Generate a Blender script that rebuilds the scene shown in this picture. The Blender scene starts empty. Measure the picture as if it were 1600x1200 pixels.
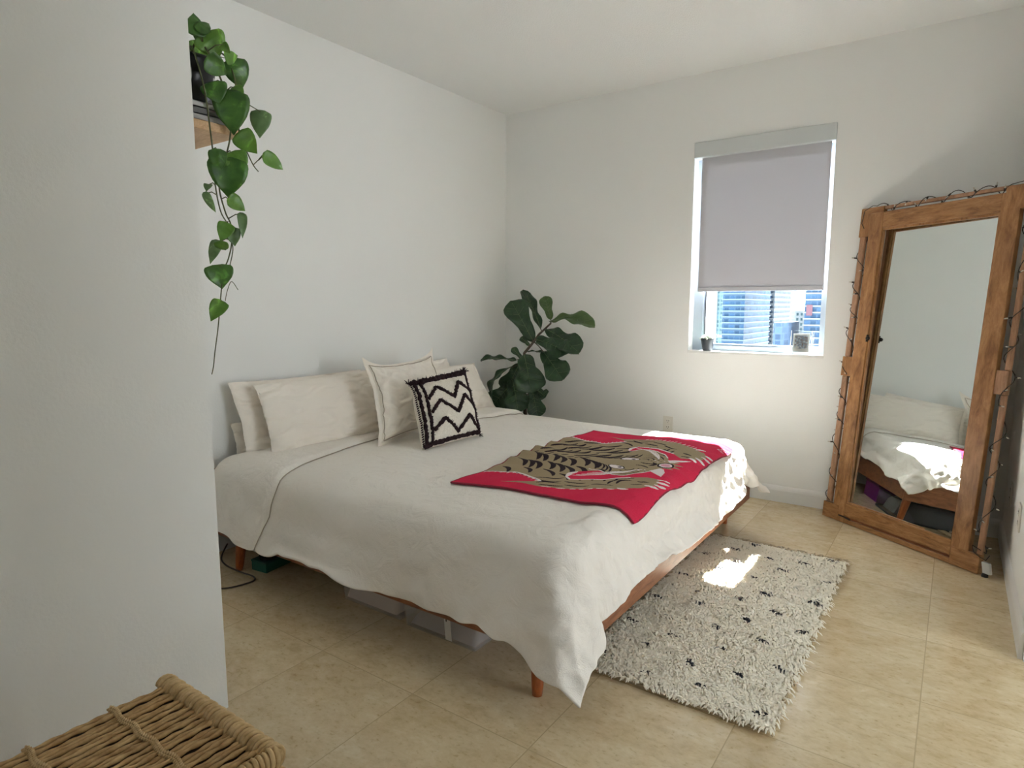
import bpy, bmesh, math, random
import numpy as np
from mathutils import Vector, Matrix, noise
from mathutils.bvhtree import BVHTree

SUN, SKY, EXPO = 66.0, 5.3, 0.49      # sunlight, daylight, exposure
DUVET_MM = [
  [184,-2679,221,233,-2673,224,280,-2687,234,321,-2697,236,371,-2693,228,416,-2690,218,462,-2696,210,513,-2697,207,563,-2695,206,614,-2707,206,665,-2713,210,717,-2716,225,764,-2714,248,815,-2720,250,869,-2715,253,923,-2713,252,978,-2714,250,1032,-2715,250,1086,-2718,246,1140,-2724,235,1193,-2723,225,1246,-2715,220,1294,-2692,214,1341,-2682,217,1389,-2685,220,1438,-2672,217,1489,-2672,219,1536,-2681,224,1583,-2690,229,1627,-2685,233,1672,-2673,232,1720,-2685,236,1761,-2689,246,1797,-2677,250,1834,-2696,255,1879,-2694,243,1915,-2674,244,1959,-2677,231,1990,-2685,209,2030,-2701,181,2075,-2717,160,2121,-2729,150,2167,-2725,126],
  [179,-2665,268,227,-2671,272,273,-2668,276,319,-2671,278,365,-2667,268,413,-2673,262,460,-2681,257,510,-2681,255,560,-2683,254,608,-2680,248,660,-2681,249,713,-2682,252,764,-2679,252,814,-2676,252,867,-2678,248,921,-2680,247,976,-2682,247,1030,-2683,248,1084,-2681,248,1138,-2680,250,1189,-2682,252,1240,-2680,253,1293,-2676,254,1344,-2675,258,1392,-2670,264,1439,-2666,263,1486,-2667,264,1530,-2674,271,1579,-2675,276,1627,-2674,274,1674,-2667,276,1718,-2664,277,1760,-2672,285,1799,-2674,292,1842,-2671,291,1884,-2678,285,1925,-2675,282,1967,-2672,272,2009,-2670,248,2052,-2690,226,2091,-2701,201,2126,-2692,174,2165,-2686,154],
  [180,-2664,315,222,-2656,317,267,-2656,319,315,-2647,320,361,-2656,315,407,-2667,309,455,-2665,304,504,-2664,301,553,-2661,297,604,-2660,295,656,-2658,293,708,-2661,296,761,-2663,297,814,-2665,296,867,-2668,297,921,-2668,297,975,-2668,297,1029,-2666,295,1083,-2663,296,1137,-2662,296,1188,-2663,297,1239,-2664,299,1293,-2663,300,1343,-2662,304,1393,-2661,308,1443,-2656,304,1490,-2654,305,1538,-2652,311,1582,-2664,322,1627,-2658,320,1674,-2652,319,1722,-2648,320,1764,-2655,324,1805,-2660,328,1848,-2666,334,1894,-2665,330,1935,-2652,316,1979,-2661,310,2025,-2674,295,2068,-2682,273,2108,-2682,242,2137,-2664,208,2171,-2650,183],
  [181,-2632,351,212,-2643,362,261,-2640,364,309,-2639,365,353,-2650,361,399,-2655,355,449,-2649,351,497,-2638,343,549,-2636,342,601,-2636,339,654,-2637,337,707,-2638,335,761,-2635,334,813,-2634,336,865,-2637,337,919,-2636,336,973,-2634,335,1027,-2635,335,1081,-2636,336,1133,-2639,339,1185,-2641,342,1238,-2643,342,1292,-2646,344,1344,-2647,347,1397,-2652,347,1448,-2654,346,1495,-2653,348,1542,-2652,352,1589,-2645,359,1633,-2645,363,1679,-2639,364,1726,-2640,366,1772,-2646,369,1814,-2644,368,1858,-2650,370,1905,-2655,374,1949,-2642,363,1995,-2638,346,2043,-2654,331,2088,-2664,312,2125,-2657,281,2147,-2634,243,2168,-2614,207],
  [166,-2622,394,205,-2636,410,251,-2630,412,296,-2635,409,343,-2641,406,394,-2635,402,443,-2629,396,493,-2627,393,546,-2629,391,599,-2633,390,652,-2630,388,704,-2627,386,757,-2626,386,810,-2626,386,864,-2626,386,917,-2626,386,971,-2628,387,1025,-2631,388,1077,-2635,388,1129,-2637,388,1183,-2637,390,1237,-2637,393,1291,-2635,391,1344,-2636,393,1398,-2635,394,1449,-2635,390,1497,-2635,391,1544,-2635,394,1591,-2637,400,1639,-2637,405,1689,-2641,405,1737,-2630,404,1784,-2630,410,1829,-2633,409,1873,-2633,407,1918,-2633,410,1964,-2634,409,2010,-2630,395,2058,-2639,376,2098,-2634,348,2124,-2619,310,2146,-2596,274,2165,-2577,236],
  [143,-2616,441,191,-2615,453,238,-2616,454,285,-2617,451,335,-2618,449,387,-2617,448,438,-2620,445,491,-2620,444,543,-2619,442,596,-2618,440,649,-2617,439,702,-2617,438,754,-2618,438,807,-2619,438,861,-2619,439,915,-2622,439,969,-2622,438,1022,-2622,437,1074,-2621,436,1127,-2621,433,1180,-2625,431,1234,-2625,430,1289,-2626,431,1343,-2626,431,1398,-2625,431,1452,-2624,432,1500,-2623,437,1547,-2621,440,1595,-2621,444,1646,-2621,444,1698,-2622,441,1743,-2620,449,1788,-2617,455,1835,-2616,456,1880,-2616,455,1931,-2619,452,1979,-2619,451,2025,-2618,441,2065,-2615,415,2098,-2597,380,2125,-2580,341,2148,-2559,300,2168,-2539,263],
  [127,-2587,483,179,-2585,488,228,-2584,489,279,-2585,488,330,-2587,488,383,-2588,486,435,-2588,484,488,-2589,484,541,-2590,483,593,-2591,483,646,-2593,484,700,-2593,483,753,-2594,483,806,-2594,481,859,-2594,480,914,-2593,480,967,-2595,481,1021,-2598,482,1074,-2599,481,1127,-2600,477,1180,-2599,472,1234,-2599,470,1288,-2600,470,1343,-2600,470,1397,-2600,471,1451,-2600,473,1500,-2600,479,1549,-2599,483,1599,-2597,483,1650,-2598,483,1703,-2598,482,1749,-2594,485,1795,-2592,491,1843,-2593,491,1891,-2587,490,1941,-2586,489,1993,-2589,485,2043,-2591,477,2082,-2581,447,2109,-2561,412,2132,-2543,372,2145,-2526,328,2147,-2506,285],
  [117,-2539,503,170,-2537,506,221,-2537,506,274,-2539,508,326,-2540,507,379,-2541,508,431,-2542,508,485,-2543,508,538,-2544,507,591,-2545,504,645,-2545,504,698,-2546,505,751,-2547,505,805,-2549,506,858,-2550,505,912,-2550,504,966,-2550,502,1020,-2551,502,1073,-2553,502,1126,-2554,501,1180,-2556,500,1234,-2557,500,1288,-2557,499,1342,-2558,500,1396,-2559,502,1451,-2559,503,1504,-2559,504,1554,-2557,506,1606,-2556,504,1657,-2555,504,1708,-2558,505,1758,-2557,509,1805,-2552,508,1854,-2551,508,1900,-2546,508,1948,-2541,507,1999,-2541,504,2052,-2544,496,2090,-2536,467,2113,-2520,430,2119,-2504,387,2119,-2494,343,2119,-2489,302],
  [110,-2486,507,164,-2485,509,216,-2486,512,269,-2487,512,323,-2488,514,376,-2489,513,429,-2490,513,483,-2491,513,536,-2492,510,590,-2492,511,643,-2493,513,697,-2494,514,750,-2495,515,804,-2496,513,858,-2497,513,912,-2497,514,965,-2498,515,1019,-2500,516,1072,-2501,514,1126,-2502,512,1180,-2503,511,1234,-2504,509,1287,-2505,507,1342,-2505,507,1395,-2506,506,1449,-2507,506,1503,-2507,508,1556,-2508,509,1610,-2508,514,1660,-2506,511,1714,-2508,508,1767,-2510,510,1816,-2508,513,1865,-2506,511,1912,-2502,512,1958,-2495,512,2005,-2490,510,2054,-2493,496,2094,-2488,470,2113,-2477,432,2114,-2459,391,2125,-2452,350,2143,-2456,309],
  [106,-2431,512,160,-2431,511,213,-2432,513,267,-2433,516,320,-2434,516,374,-2435,514,428,-2436,514,481,-2437,513,535,-2437,512,589,-2438,513,642,-2439,514,696,-2440,516,750,-2441,517,803,-2442,518,857,-2443,522,911,-2444,523,965,-2445,523,1018,-2446,523,1072,-2447,521,1126,-2448,520,1179,-2449,517,1233,-2450,513,1287,-2451,511,1341,-2452,509,1394,-2453,509,1448,-2453,510,1502,-2454,512,1555,-2455,514,1609,-2456,516,1662,-2457,519,1716,-2458,517,1770,-2459,515,1823,-2460,513,1875,-2459,513,1925,-2458,511,1971,-2451,513,2014,-2445,514,2055,-2442,499,2094,-2439,471,2116,-2431,433,2130,-2417,393,2143,-2412,353,2165,-2422,317],
  [106,-2376,514,160,-2377,515,214,-2378,514,267,-2379,517,321,-2380,516,375,-2381,514,428,-2382,514,482,-2383,515,536,-2384,512,589,-2385,512,643,-2385,513,697,-2386,514,750,-2387,518,804,-2388,520,858,-2389,523,912,-2390,523,965,-2391,523,1019,-2392,524,1073,-2393,523,1126,-2394,521,1180,-2395,518,1234,-2396,516,1287,-2397,513,1341,-2398,512,1395,-2398,512,1448,-2399,514,1502,-2400,514,1556,-2401,515,1609,-2402,516,1663,-2403,518,1717,-2404,516,1770,-2405,514,1824,-2406,513,1878,-2407,510,1930,-2407,510,1977,-2403,511,2023,-2398,513,2065,-2396,497,2095,-2393,469,2121,-2386,432,2128,-2376,389,2153,-2372,350,2176,-2380,312],
  [107,-2322,516,161,-2323,518,215,-2324,518,268,-2325,519,322,-2326,517,376,-2327,516,429,-2328,514,483,-2329,513,537,-2329,512,590,-2330,513,644,-2331,512,698,-2332,513,751,-2333,517,805,-2334,520,859,-2335,521,912,-2336,523,966,-2337,523,1020,-2338,524,1074,-2339,523,1127,-2340,522,1181,-2341,519,1235,-2342,518,1288,-2343,515,1342,-2344,516,1396,-2344,515,1449,-2345,516,1503,-2346,517,1557,-2347,519,1610,-2348,518,1664,-2349,518,1718,-2350,516,1771,-2351,513,1825,-2352,513,1879,-2353,508,1932,-2354,507,1984,-2354,507,2028,-2350,517,2067,-2343,501,2100,-2344,469,2118,-2342,426,2139,-2332,388,2154,-2325,346,2178,-2329,305],
  [108,-2268,518,162,-2269,519,216,-2270,520,269,-2271,520,323,-2272,520,377,-2272,518,430,-2273,517,484,-2274,514,538,-2275,513,591,-2276,513,645,-2277,514,699,-2278,516,752,-2279,518,806,-2280,521,860,-2281,522,913,-2282,524,967,-2283,524,1021,-2284,524,1074,-2285,524,1128,-2286,522,1182,-2287,520,1236,-2287,519,1289,-2288,519,1343,-2289,519,1397,-2290,519,1450,-2291,519,1504,-2292,520,1558,-2293,521,1611,-2294,521,1665,-2295,520,1719,-2296,517,1772,-2297,514,1826,-2298,512,1880,-2299,507,1933,-2300,506,1985,-2300,509,2028,-2299,514,2069,-2295,494,2098,-2294,460,2121,-2296,421,2138,-2287,382,2159,-2281,341,2186,-2278,306],
  [109,-2214,518,163,-2215,521,217,-2216,522,270,-2216,523,324,-2217,522,378,-2218,521,431,-2219,518,485,-2220,516,539,-2221,515,592,-2222,515,646,-2223,515,700,-2224,517,753,-2225,518,807,-2226,521,861,-2227,520,914,-2228,521,968,-2229,522,1022,-2230,521,1075,-2231,521,1129,-2231,520,1183,-2232,519,1236,-2233,519,1290,-2234,520,1344,-2235,519,1398,-2236,522,1451,-2237,522,1505,-2238,522,1559,-2239,524,1612,-2240,525,1666,-2241,522,1720,-2242,520,1773,-2243,516,1827,-2244,513,1881,-2244,509,1934,-2246,506,1984,-2246,511,2028,-2245,509,2070,-2244,491,2099,-2243,455,2121,-2245,418,2138,-2243,377,2157,-2234,336,2189,-2231,305],
  [110,-2159,516,164,-2160,521,217,-2161,523,271,-2162,524,325,-2163,523,378,-2164,522,432,-2165,520,486,-2166,518,540,-2167,518,593,-2168,518,647,-2169,517,701,-2170,519,754,-2171,522,808,-2172,521,862,-2173,522,915,-2174,522,969,-2174,523,1023,-2175,521,1076,-2176,518,1130,-2177,517,1184,-2178,517,1237,-2179,518,1291,-2180,518,1345,-2181,519,1398,-2182,522,1452,-2183,523,1506,-2184,524,1560,-2185,526,1613,-2186,525,1667,-2187,523,1721,-2188,520,1774,-2189,519,1828,-2189,514,1881,-2190,510,1935,-2191,506,1983,-2192,512,2032,-2194,507,2075,-2196,487,2101,-2194,450,2119,-2193,410,2134,-2195,368,2155,-2188,328,2184,-2181,296],
  [111,-2105,517,165,-2106,518,218,-2107,522,272,-2108,522,326,-2109,521,379,-2110,521,433,-2111,520,487,-2112,520,540,-2113,519,594,-2114,520,648,-2115,521,702,-2116,523,755,-2117,524,809,-2117,525,863,-2118,525,916,-2119,525,970,-2120,524,1024,-2121,522,1077,-2122,517,1131,-2123,517,1185,-2124,517,1238,-2125,516,1292,-2126,516,1346,-2127,518,1399,-2128,520,1453,-2129,522,1507,-2130,524,1560,-2131,526,1614,-2132,525,1668,-2132,523,1721,-2133,521,1775,-2134,518,1829,-2135,515,1882,-2136,513,1936,-2137,509,1987,-2139,512,2035,-2142,508,2078,-2146,483,2106,-2147,444,2116,-2149,400,2125,-2148,357,2150,-2143,319,2169,-2140,280],
  [112,-2051,517,166,-2052,518,219,-2053,520,273,-2054,520,327,-2055,519,380,-2056,519,434,-2057,517,488,-2058,519,541,-2059,519,595,-2060,521,649,-2061,524,702,-2061,524,756,-2062,526,810,-2063,528,864,-2064,527,917,-2065,526,971,-2066,525,1025,-2067,523,1078,-2068,519,1132,-2069,518,1186,-2070,516,1239,-2071,515,1293,-2072,517,1347,-2073,517,1400,-2074,519,1454,-2075,521,1508,-2076,524,1561,-2076,525,1615,-2077,524,1669,-2078,524,1722,-2079,522,1776,-2080,519,1830,-2081,517,1883,-2082,513,1937,-2084,511,1989,-2086,508,2038,-2090,506,2080,-2093,478,2108,-2096,439,2121,-2098,396,2114,-2100,352,2146,-2095,318,2170,-2090,277],
  [113,-1997,519,167,-1998,518,220,-1999,520,274,-2000,518,328,-2001,518,381,-2002,517,435,-2003,517,489,-2004,517,542,-2004,519,596,-2005,522,650,-2006,524,703,-2007,526,757,-2008,528,811,-2009,531,864,-2010,530,918,-2011,529,972,-2012,526,1026,-2013,523,1079,-2014,520,1133,-2015,519,1187,-2016,517,1240,-2017,517,1294,-2018,518,1348,-2019,519,1401,-2019,520,1455,-2020,520,1509,-2021,523,1562,-2022,522,1616,-2023,522,1670,-2024,521,1723,-2025,521,1777,-2026,518,1831,-2027,516,1884,-2028,515,1938,-2030,513,1990,-2032,507,2040,-2035,504,2082,-2039,477,2108,-2041,436,2121,-2043,393,2111,-2047,346,2145,-2045,314,2160,-2039,274],
  [114,-1943,520,168,-1944,517,221,-1945,516,275,-1946,517,329,-1947,516,382,-1948,516,436,-1948,515,490,-1949,516,543,-1950,517,597,-1951,520,651,-1952,524,704,-1953,526,758,-1954,529,812,-1955,531,865,-1956,530,919,-1957,529,973,-1958,527,1026,-1959,524,1080,-1960,523,1134,-1961,520,1188,-1962,519,1241,-1963,520,1295,-1963,520,1349,-1964,521,1402,-1965,522,1456,-1966,522,1510,-1967,523,1563,-1968,523,1617,-1969,520,1671,-1970,518,1724,-1971,516,1778,-1972,516,1832,-1973,516,1885,-1974,514,1939,-1975,513,1992,-1978,507,2042,-1981,502,2084,-1984,477,2108,-1986,433,2122,-1989,389,2113,-1992,343,2141,-1994,306,2176,-1990,283],
  [115,-1889,524,168,-1890,520,222,-1891,518,276,-1891,518,330,-1892,516,383,-1893,515,437,-1894,514,491,-1895,515,544,-1896,516,598,-1897,519,652,-1898,523,705,-1899,525,759,-1900,527,813,-1901,529,866,-1902,529,920,-1903,529,974,-1904,527,1027,-1905,526,1081,-1906,523,1135,-1906,522,1188,-1907,520,1242,-1908,521,1296,-1909,522,1350,-1910,522,1403,-1911,524,1457,-1912,524,1511,-1913,523,1564,-1914,523,1618,-1915,520,1672,-1916,517,1725,-1917,514,1779,-1918,514,1833,-1919,512,1886,-1920,511,1940,-1921,511,1993,-1923,507,2044,-1926,501,2086,-1929,476,2111,-1932,433,2123,-1934,385,2114,-1938,339,2140,-1941,299,2179,-1940,290],
  [116,-1835,523,169,-1835,522,223,-1836,520,277,-1837,518,330,-1838,517,384,-1839,516,438,-1840,515,492,-1841,516,545,-1842,518,599,-1843,520,653,-1844,523,706,-1845,525,760,-1846,527,814,-1847,528,867,-1848,527,921,-1849,527,975,-1850,525,1028,-1850,525,1082,-1851,522,1136,-1852,523,1189,-1853,523,1243,-1854,522,1297,-1855,525,1350,-1856,525,1404,-1857,526,1458,-1858,525,1511,-1859,525,1565,-1860,522,1619,-1861,520,1673,-1862,518,1726,-1863,514,1780,-1864,511,1834,-1865,510,1887,-1865,511,1941,-1867,510,1994,-1869,508,2046,-1872,500,2088,-1874,475,2113,-1877,432,2120,-1880,382,2113,-1884,334,2142,-1887,294,2178,-1888,273],
  [117,-1780,522,170,-1781,524,224,-1782,522,278,-1783,520,331,-1784,519,385,-1785,517,439,-1786,517,492,-1787,518,546,-1788,519,600,-1789,520,654,-1790,523,707,-1791,525,761,-1792,524,815,-1793,526,868,-1793,525,922,-1794,524,976,-1795,525,1029,-1796,523,1083,-1797,522,1137,-1798,523,1190,-1799,523,1244,-1800,524,1298,-1801,527,1351,-1802,528,1405,-1803,527,1459,-1804,528,1512,-1805,528,1566,-1806,524,1620,-1807,522,1673,-1808,518,1727,-1808,515,1781,-1809,513,1835,-1810,511,1888,-1811,510,1942,-1813,510,1994,-1815,506,2047,-1818,500,2089,-1820,473,2115,-1823,430,2118,-1825,379,2112,-1829,328,2140,-1832,288,2176,-1835,259],
  [118,-1726,523,171,-1727,523,225,-1728,523,279,-1729,520,332,-1730,519,386,-1731,519,440,-1732,518,493,-1733,520,547,-1734,522,601,-1735,522,654,-1736,524,708,-1737,526,762,-1737,525,816,-1738,524,869,-1739,523,923,-1740,522,977,-1741,522,1030,-1742,521,1084,-1743,521,1138,-1744,522,1191,-1745,522,1245,-1746,525,1299,-1747,527,1352,-1748,529,1406,-1749,528,1460,-1750,529,1513,-1751,528,1567,-1752,524,1621,-1752,522,1674,-1753,518,1728,-1754,515,1782,-1755,514,1835,-1756,513,1889,-1757,512,1943,-1759,511,1996,-1761,507,2048,-1763,499,2089,-1765,471,2116,-1768,428,2116,-1771,376,2112,-1774,324,2139,-1777,284,2174,-1780,253],
  [119,-1672,520,172,-1673,523,226,-1674,521,280,-1675,520,333,-1676,519,387,-1677,521,441,-1678,521,494,-1679,523,548,-1680,525,602,-1680,527,655,-1681,529,709,-1682,527,763,-1683,527,816,-1684,525,870,-1685,523,924,-1686,523,978,-1687,520,1031,-1688,518,1085,-1689,518,1139,-1690,520,1192,-1691,521,1246,-1692,524,1300,-1693,526,1353,-1694,528,1407,-1695,529,1461,-1695,531,1514,-1696,528,1568,-1697,525,1622,-1698,523,1675,-1699,521,1729,-1700,519,1783,-1701,515,1836,-1702,515,1890,-1703,513,1944,-1704,512,1996,-1707,507,2049,-1709,498,2090,-1711,469,2116,-1713,427,2113,-1716,374,2113,-1720,321,2139,-1723,280,2173,-1726,248],
  [120,-1618,517,173,-1619,519,227,-1620,518,281,-1621,519,334,-1622,519,388,-1623,520,442,-1624,523,495,-1624,524,549,-1625,526,603,-1626,528,656,-1627,529,710,-1628,530,764,-1629,527,817,-1630,526,871,-1631,524,925,-1632,522,978,-1633,521,1032,-1634,520,1086,-1635,518,1140,-1636,519,1193,-1637,520,1247,-1638,521,1301,-1639,523,1354,-1639,528,1408,-1640,528,1462,-1641,528,1515,-1642,526,1569,-1643,525,1623,-1644,524,1676,-1645,522,1730,-1646,519,1784,-1647,515,1837,-1648,516,1891,-1649,516,1945,-1651,514,1997,-1653,508,2049,-1654,498,2091,-1656,469,2113,-1659,425,2111,-1662,371,2114,-1665,319,2138,-1668,277,2173,-1671,244],
  [120,-1564,515,174,-1565,517,228,-1566,516,282,-1567,517,335,-1567,517,389,-1568,519,443,-1569,522,496,-1570,524,550,-1571,526,604,-1572,529,657,-1573,531,711,-1574,530,765,-1575,529,818,-1576,527,872,-1577,527,926,-1578,523,979,-1579,520,1033,-1580,519,1087,-1581,519,1140,-1582,519,1194,-1582,521,1248,-1583,523,1301,-1584,524,1355,-1585,523,1409,-1586,524,1463,-1587,525,1516,-1588,523,1570,-1589,523,1624,-1590,522,1677,-1591,520,1731,-1592,519,1785,-1593,518,1838,-1594,518,1892,-1595,518,1945,-1596,516,1998,-1598,508,2050,-1600,498,2093,-1602,470,2109,-1604,423,2110,-1607,370,2115,-1610,317,2138,-1613,274,2173,-1616,242],
  [121,-1510,517,175,-1511,514,229,-1511,514,282,-1512,515,336,-1513,514,390,-1514,517,444,-1515,520,497,-1516,523,551,-1517,528,605,-1518,529,658,-1519,530,712,-1520,530,766,-1521,531,819,-1522,529,873,-1523,527,927,-1524,524,980,-1525,522,1034,-1526,521,1088,-1526,520,1141,-1527,520,1195,-1528,523,1249,-1529,523,1302,-1530,525,1356,-1531,524,1410,-1532,525,1463,-1533,523,1517,-1534,521,1571,-1535,520,1625,-1536,519,1678,-1537,517,1732,-1538,517,1786,-1539,516,1839,-1540,519,1893,-1540,520,1946,-1542,518,1999,-1544,510,2051,-1546,498,2093,-1547,469,2107,-1550,421,2111,-1553,368,2116,-1556,316,2139,-1558,273,2173,-1562,240],
  [122,-1455,516,176,-1456,513,230,-1457,513,283,-1458,513,337,-1459,514,391,-1460,516,444,-1461,518,498,-1462,522,552,-1463,524,606,-1464,527,659,-1465,530,713,-1466,529,767,-1467,528,820,-1468,528,874,-1469,526,928,-1469,525,981,-1470,523,1035,-1471,522,1089,-1472,523,1142,-1473,524,1196,-1474,525,1250,-1475,526,1303,-1476,526,1357,-1477,526,1411,-1478,525,1464,-1479,522,1518,-1480,520,1572,-1481,517,1625,-1482,516,1679,-1483,516,1733,-1484,515,1787,-1484,515,1840,-1485,516,1894,-1486,518,1947,-1488,518,2000,-1489,508,2052,-1491,497,2091,-1493,468,2106,-1496,420,2112,-1499,367,2117,-1501,315,2140,-1504,271,2173,-1507,239],
  [123,-1401,517,177,-1402,515,231,-1403,513,284,-1404,514,338,-1405,513,392,-1406,516,445,-1407,519,499,-1408,521,553,-1409,522,606,-1410,524,660,-1411,526,714,-1412,527,768,-1413,526,821,-1413,526,875,-1414,525,929,-1415,523,982,-1416,523,1036,-1417,524,1090,-1418,525,1143,-1419,526,1197,-1420,527,1251,-1421,528,1304,-1422,530,1358,-1423,527,1412,-1424,526,1465,-1425,523,1519,-1426,521,1573,-1427,518,1626,-1427,516,1680,-1428,515,1734,-1429,514,1787,-1430,513,1841,-1431,514,1895,-1432,516,1948,-1433,515,2001,-1435,508,2053,-1437,497,2092,-1439,467,2106,-1442,418,2113,-1444,367,2119,-1447,315,2142,-1449,270,2173,-1452,237],
  [124,-1347,518,178,-1348,516,232,-1349,516,285,-1350,515,339,-1351,515,393,-1352,516,446,-1353,518,500,-1354,521,554,-1355,523,607,-1356,523,661,-1356,524,715,-1357,524,768,-1358,523,822,-1359,523,876,-1360,523,929,-1361,522,983,-1362,523,1037,-1363,524,1091,-1364,525,1144,-1365,527,1198,-1366,528,1252,-1367,530,1305,-1368,531,1359,-1369,529,1413,-1370,527,1466,-1371,523,1520,-1371,520,1574,-1372,519,1627,-1373,516,1681,-1374,514,1735,-1375,514,1788,-1376,514,1842,-1377,513,1896,-1378,515,1949,-1380,515,2002,-1381,507,2053,-1383,495,2093,-1385,466,2108,-1387,418,2113,-1390,367,2122,-1392,316,2144,-1394,270,2171,-1398,230],
  [125,-1293,519,179,-1294,518,233,-1295,517,286,-1296,517,340,-1297,518,394,-1298,520,447,-1299,520,501,-1300,523,555,-1300,523,608,-1301,524,662,-1302,523,716,-1303,523,769,-1304,521,823,-1305,520,877,-1306,519,930,-1307,519,984,-1308,520,1038,-1309,523,1091,-1310,525,1145,-1311,526,1199,-1312,528,1253,-1313,529,1306,-1314,530,1360,-1314,530,1414,-1315,528,1467,-1316,525,1521,-1317,522,1575,-1318,518,1628,-1319,515,1682,-1320,515,1736,-1321,514,1789,-1322,515,1843,-1323,515,1897,-1324,516,1950,-1325,514,2003,-1327,506,2054,-1328,495,2094,-1330,465,2109,-1334,418,2114,-1336,367,2127,-1338,318,2145,-1340,271,2165,-1345,223],
  [126,-1239,516,180,-1240,517,234,-1241,518,287,-1242,519,341,-1243,520,395,-1243,522,448,-1244,523,502,-1245,524,556,-1246,525,609,-1247,525,663,-1248,524,717,-1249,523,770,-1250,520,824,-1251,518,878,-1252,518,931,-1253,518,985,-1254,518,1039,-1255,520,1092,-1256,523,1146,-1257,524,1200,-1258,527,1253,-1258,528,1307,-1259,529,1361,-1260,529,1415,-1261,528,1468,-1262,526,1522,-1263,521,1576,-1264,519,1629,-1265,517,1683,-1266,518,1737,-1267,516,1790,-1268,516,1844,-1269,516,1898,-1270,517,1951,-1271,513,2004,-1273,508,2054,-1275,495,2092,-1277,463,2111,-1280,418,2116,-1282,368,2129,-1285,319,2144,-1288,272,2163,-1291,224],
  [127,-1185,514,181,-1186,514,234,-1186,517,288,-1187,518,342,-1188,521,396,-1189,523,449,-1190,525,503,-1191,527,557,-1192,528,610,-1193,526,664,-1194,525,718,-1195,523,771,-1196,522,825,-1197,519,879,-1198,518,932,-1199,516,986,-1200,518,1040,-1201,519,1093,-1201,522,1147,-1202,524,1201,-1203,525,1254,-1204,527,1308,-1205,528,1362,-1206,527,1415,-1207,525,1469,-1208,526,1523,-1209,521,1577,-1210,520,1630,-1211,519,1684,-1212,517,1738,-1213,517,1791,-1214,518,1845,-1215,519,1898,-1215,518,1952,-1217,514,2005,-1219,508,2055,-1222,496,2092,-1225,465,2107,-1227,418,2117,-1229,369,2128,-1232,321,2142,-1235,274,2162,-1238,227],
  [128,-1130,510,182,-1131,512,235,-1132,515,289,-1133,518,343,-1134,521,396,-1135,523,450,-1136,526,504,-1137,528,558,-1138,528,611,-1139,528,665,-1140,525,719,-1141,523,772,-1142,521,826,-1143,519,880,-1144,517,933,-1145,517,987,-1145,518,1041,-1146,520,1094,-1147,520,1148,-1148,523,1202,-1149,524,1255,-1150,525,1309,-1151,524,1363,-1152,524,1416,-1153,522,1470,-1154,521,1524,-1155,520,1577,-1156,520,1631,-1157,518,1685,-1158,518,1739,-1159,520,1792,-1160,521,1846,-1160,522,1900,-1161,520,1953,-1163,516,2006,-1166,509,2055,-1169,496,2091,-1172,463,2107,-1175,418,2111,-1178,369,2125,-1180,322,2142,-1185,278,2161,-1187,234],
  [129,-1076,512,183,-1077,511,236,-1078,512,290,-1079,515,344,-1080,518,397,-1081,521,451,-1082,523,505,-1083,526,558,-1084,527,612,-1085,526,666,-1086,524,719,-1087,524,773,-1088,523,827,-1088,521,881,-1089,519,934,-1090,517,988,-1091,518,1042,-1092,520,1095,-1093,521,1149,-1094,522,1203,-1095,523,1256,-1096,523,1310,-1097,522,1364,-1098,520,1417,-1099,519,1471,-1100,517,1525,-1101,518,1578,-1102,516,1632,-1103,517,1686,-1103,518,1739,-1104,520,1793,-1105,522,1847,-1106,521,1900,-1107,521,1954,-1109,518,2006,-1112,510,2056,-1115,495,2092,-1119,464,2112,-1123,420,2115,-1127,371,2124,-1129,324,2147,-1134,284,2178,-1137,245],
  [130,-1022,508,184,-1023,509,237,-1024,512,291,-1025,514,345,-1026,518,398,-1027,520,452,-1028,522,506,-1029,525,559,-1030,527,613,-1031,526,667,-1032,523,720,-1032,522,774,-1033,522,828,-1034,521,881,-1035,520,935,-1036,520,989,-1037,520,1043,-1038,521,1096,-1039,522,1150,-1040,522,1204,-1041,522,1257,-1042,523,1311,-1043,522,1365,-1044,518,1418,-1045,516,1472,-1046,516,1526,-1047,514,1579,-1047,513,1633,-1048,515,1687,-1049,516,1740,-1050,517,1794,-1051,519,1848,-1052,520,1901,-1053,521,1955,-1055,519,2007,-1058,509,2056,-1062,495,2092,-1066,465,2108,-1071,421,2114,-1075,371,2128,-1080,325,2148,-1084,287,2182,-1084,253],
  [131,-968,508,185,-969,509,238,-970,510,292,-971,514,346,-972,516,399,-973,518,453,-974,520,507,-975,521,560,-975,523,614,-976,522,668,-977,522,721,-978,520,775,-979,519,829,-980,520,882,-981,519,936,-982,521,990,-983,522,1043,-984,524,1097,-985,525,1151,-986,525,1205,-987,526,1258,-988,524,1312,-989,522,1366,-990,518,1419,-990,515,1473,-991,514,1527,-992,513,1580,-993,512,1634,-994,512,1688,-995,513,1741,-996,516,1795,-997,518,1849,-998,519,1902,-999,519,1956,-1001,517,2007,-1005,509,2056,-1010,496,2092,-1015,465,2108,-1019,420,2118,-1023,372,2127,-1031,328,2150,-1038,292,2182,-1033,261],
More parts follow.
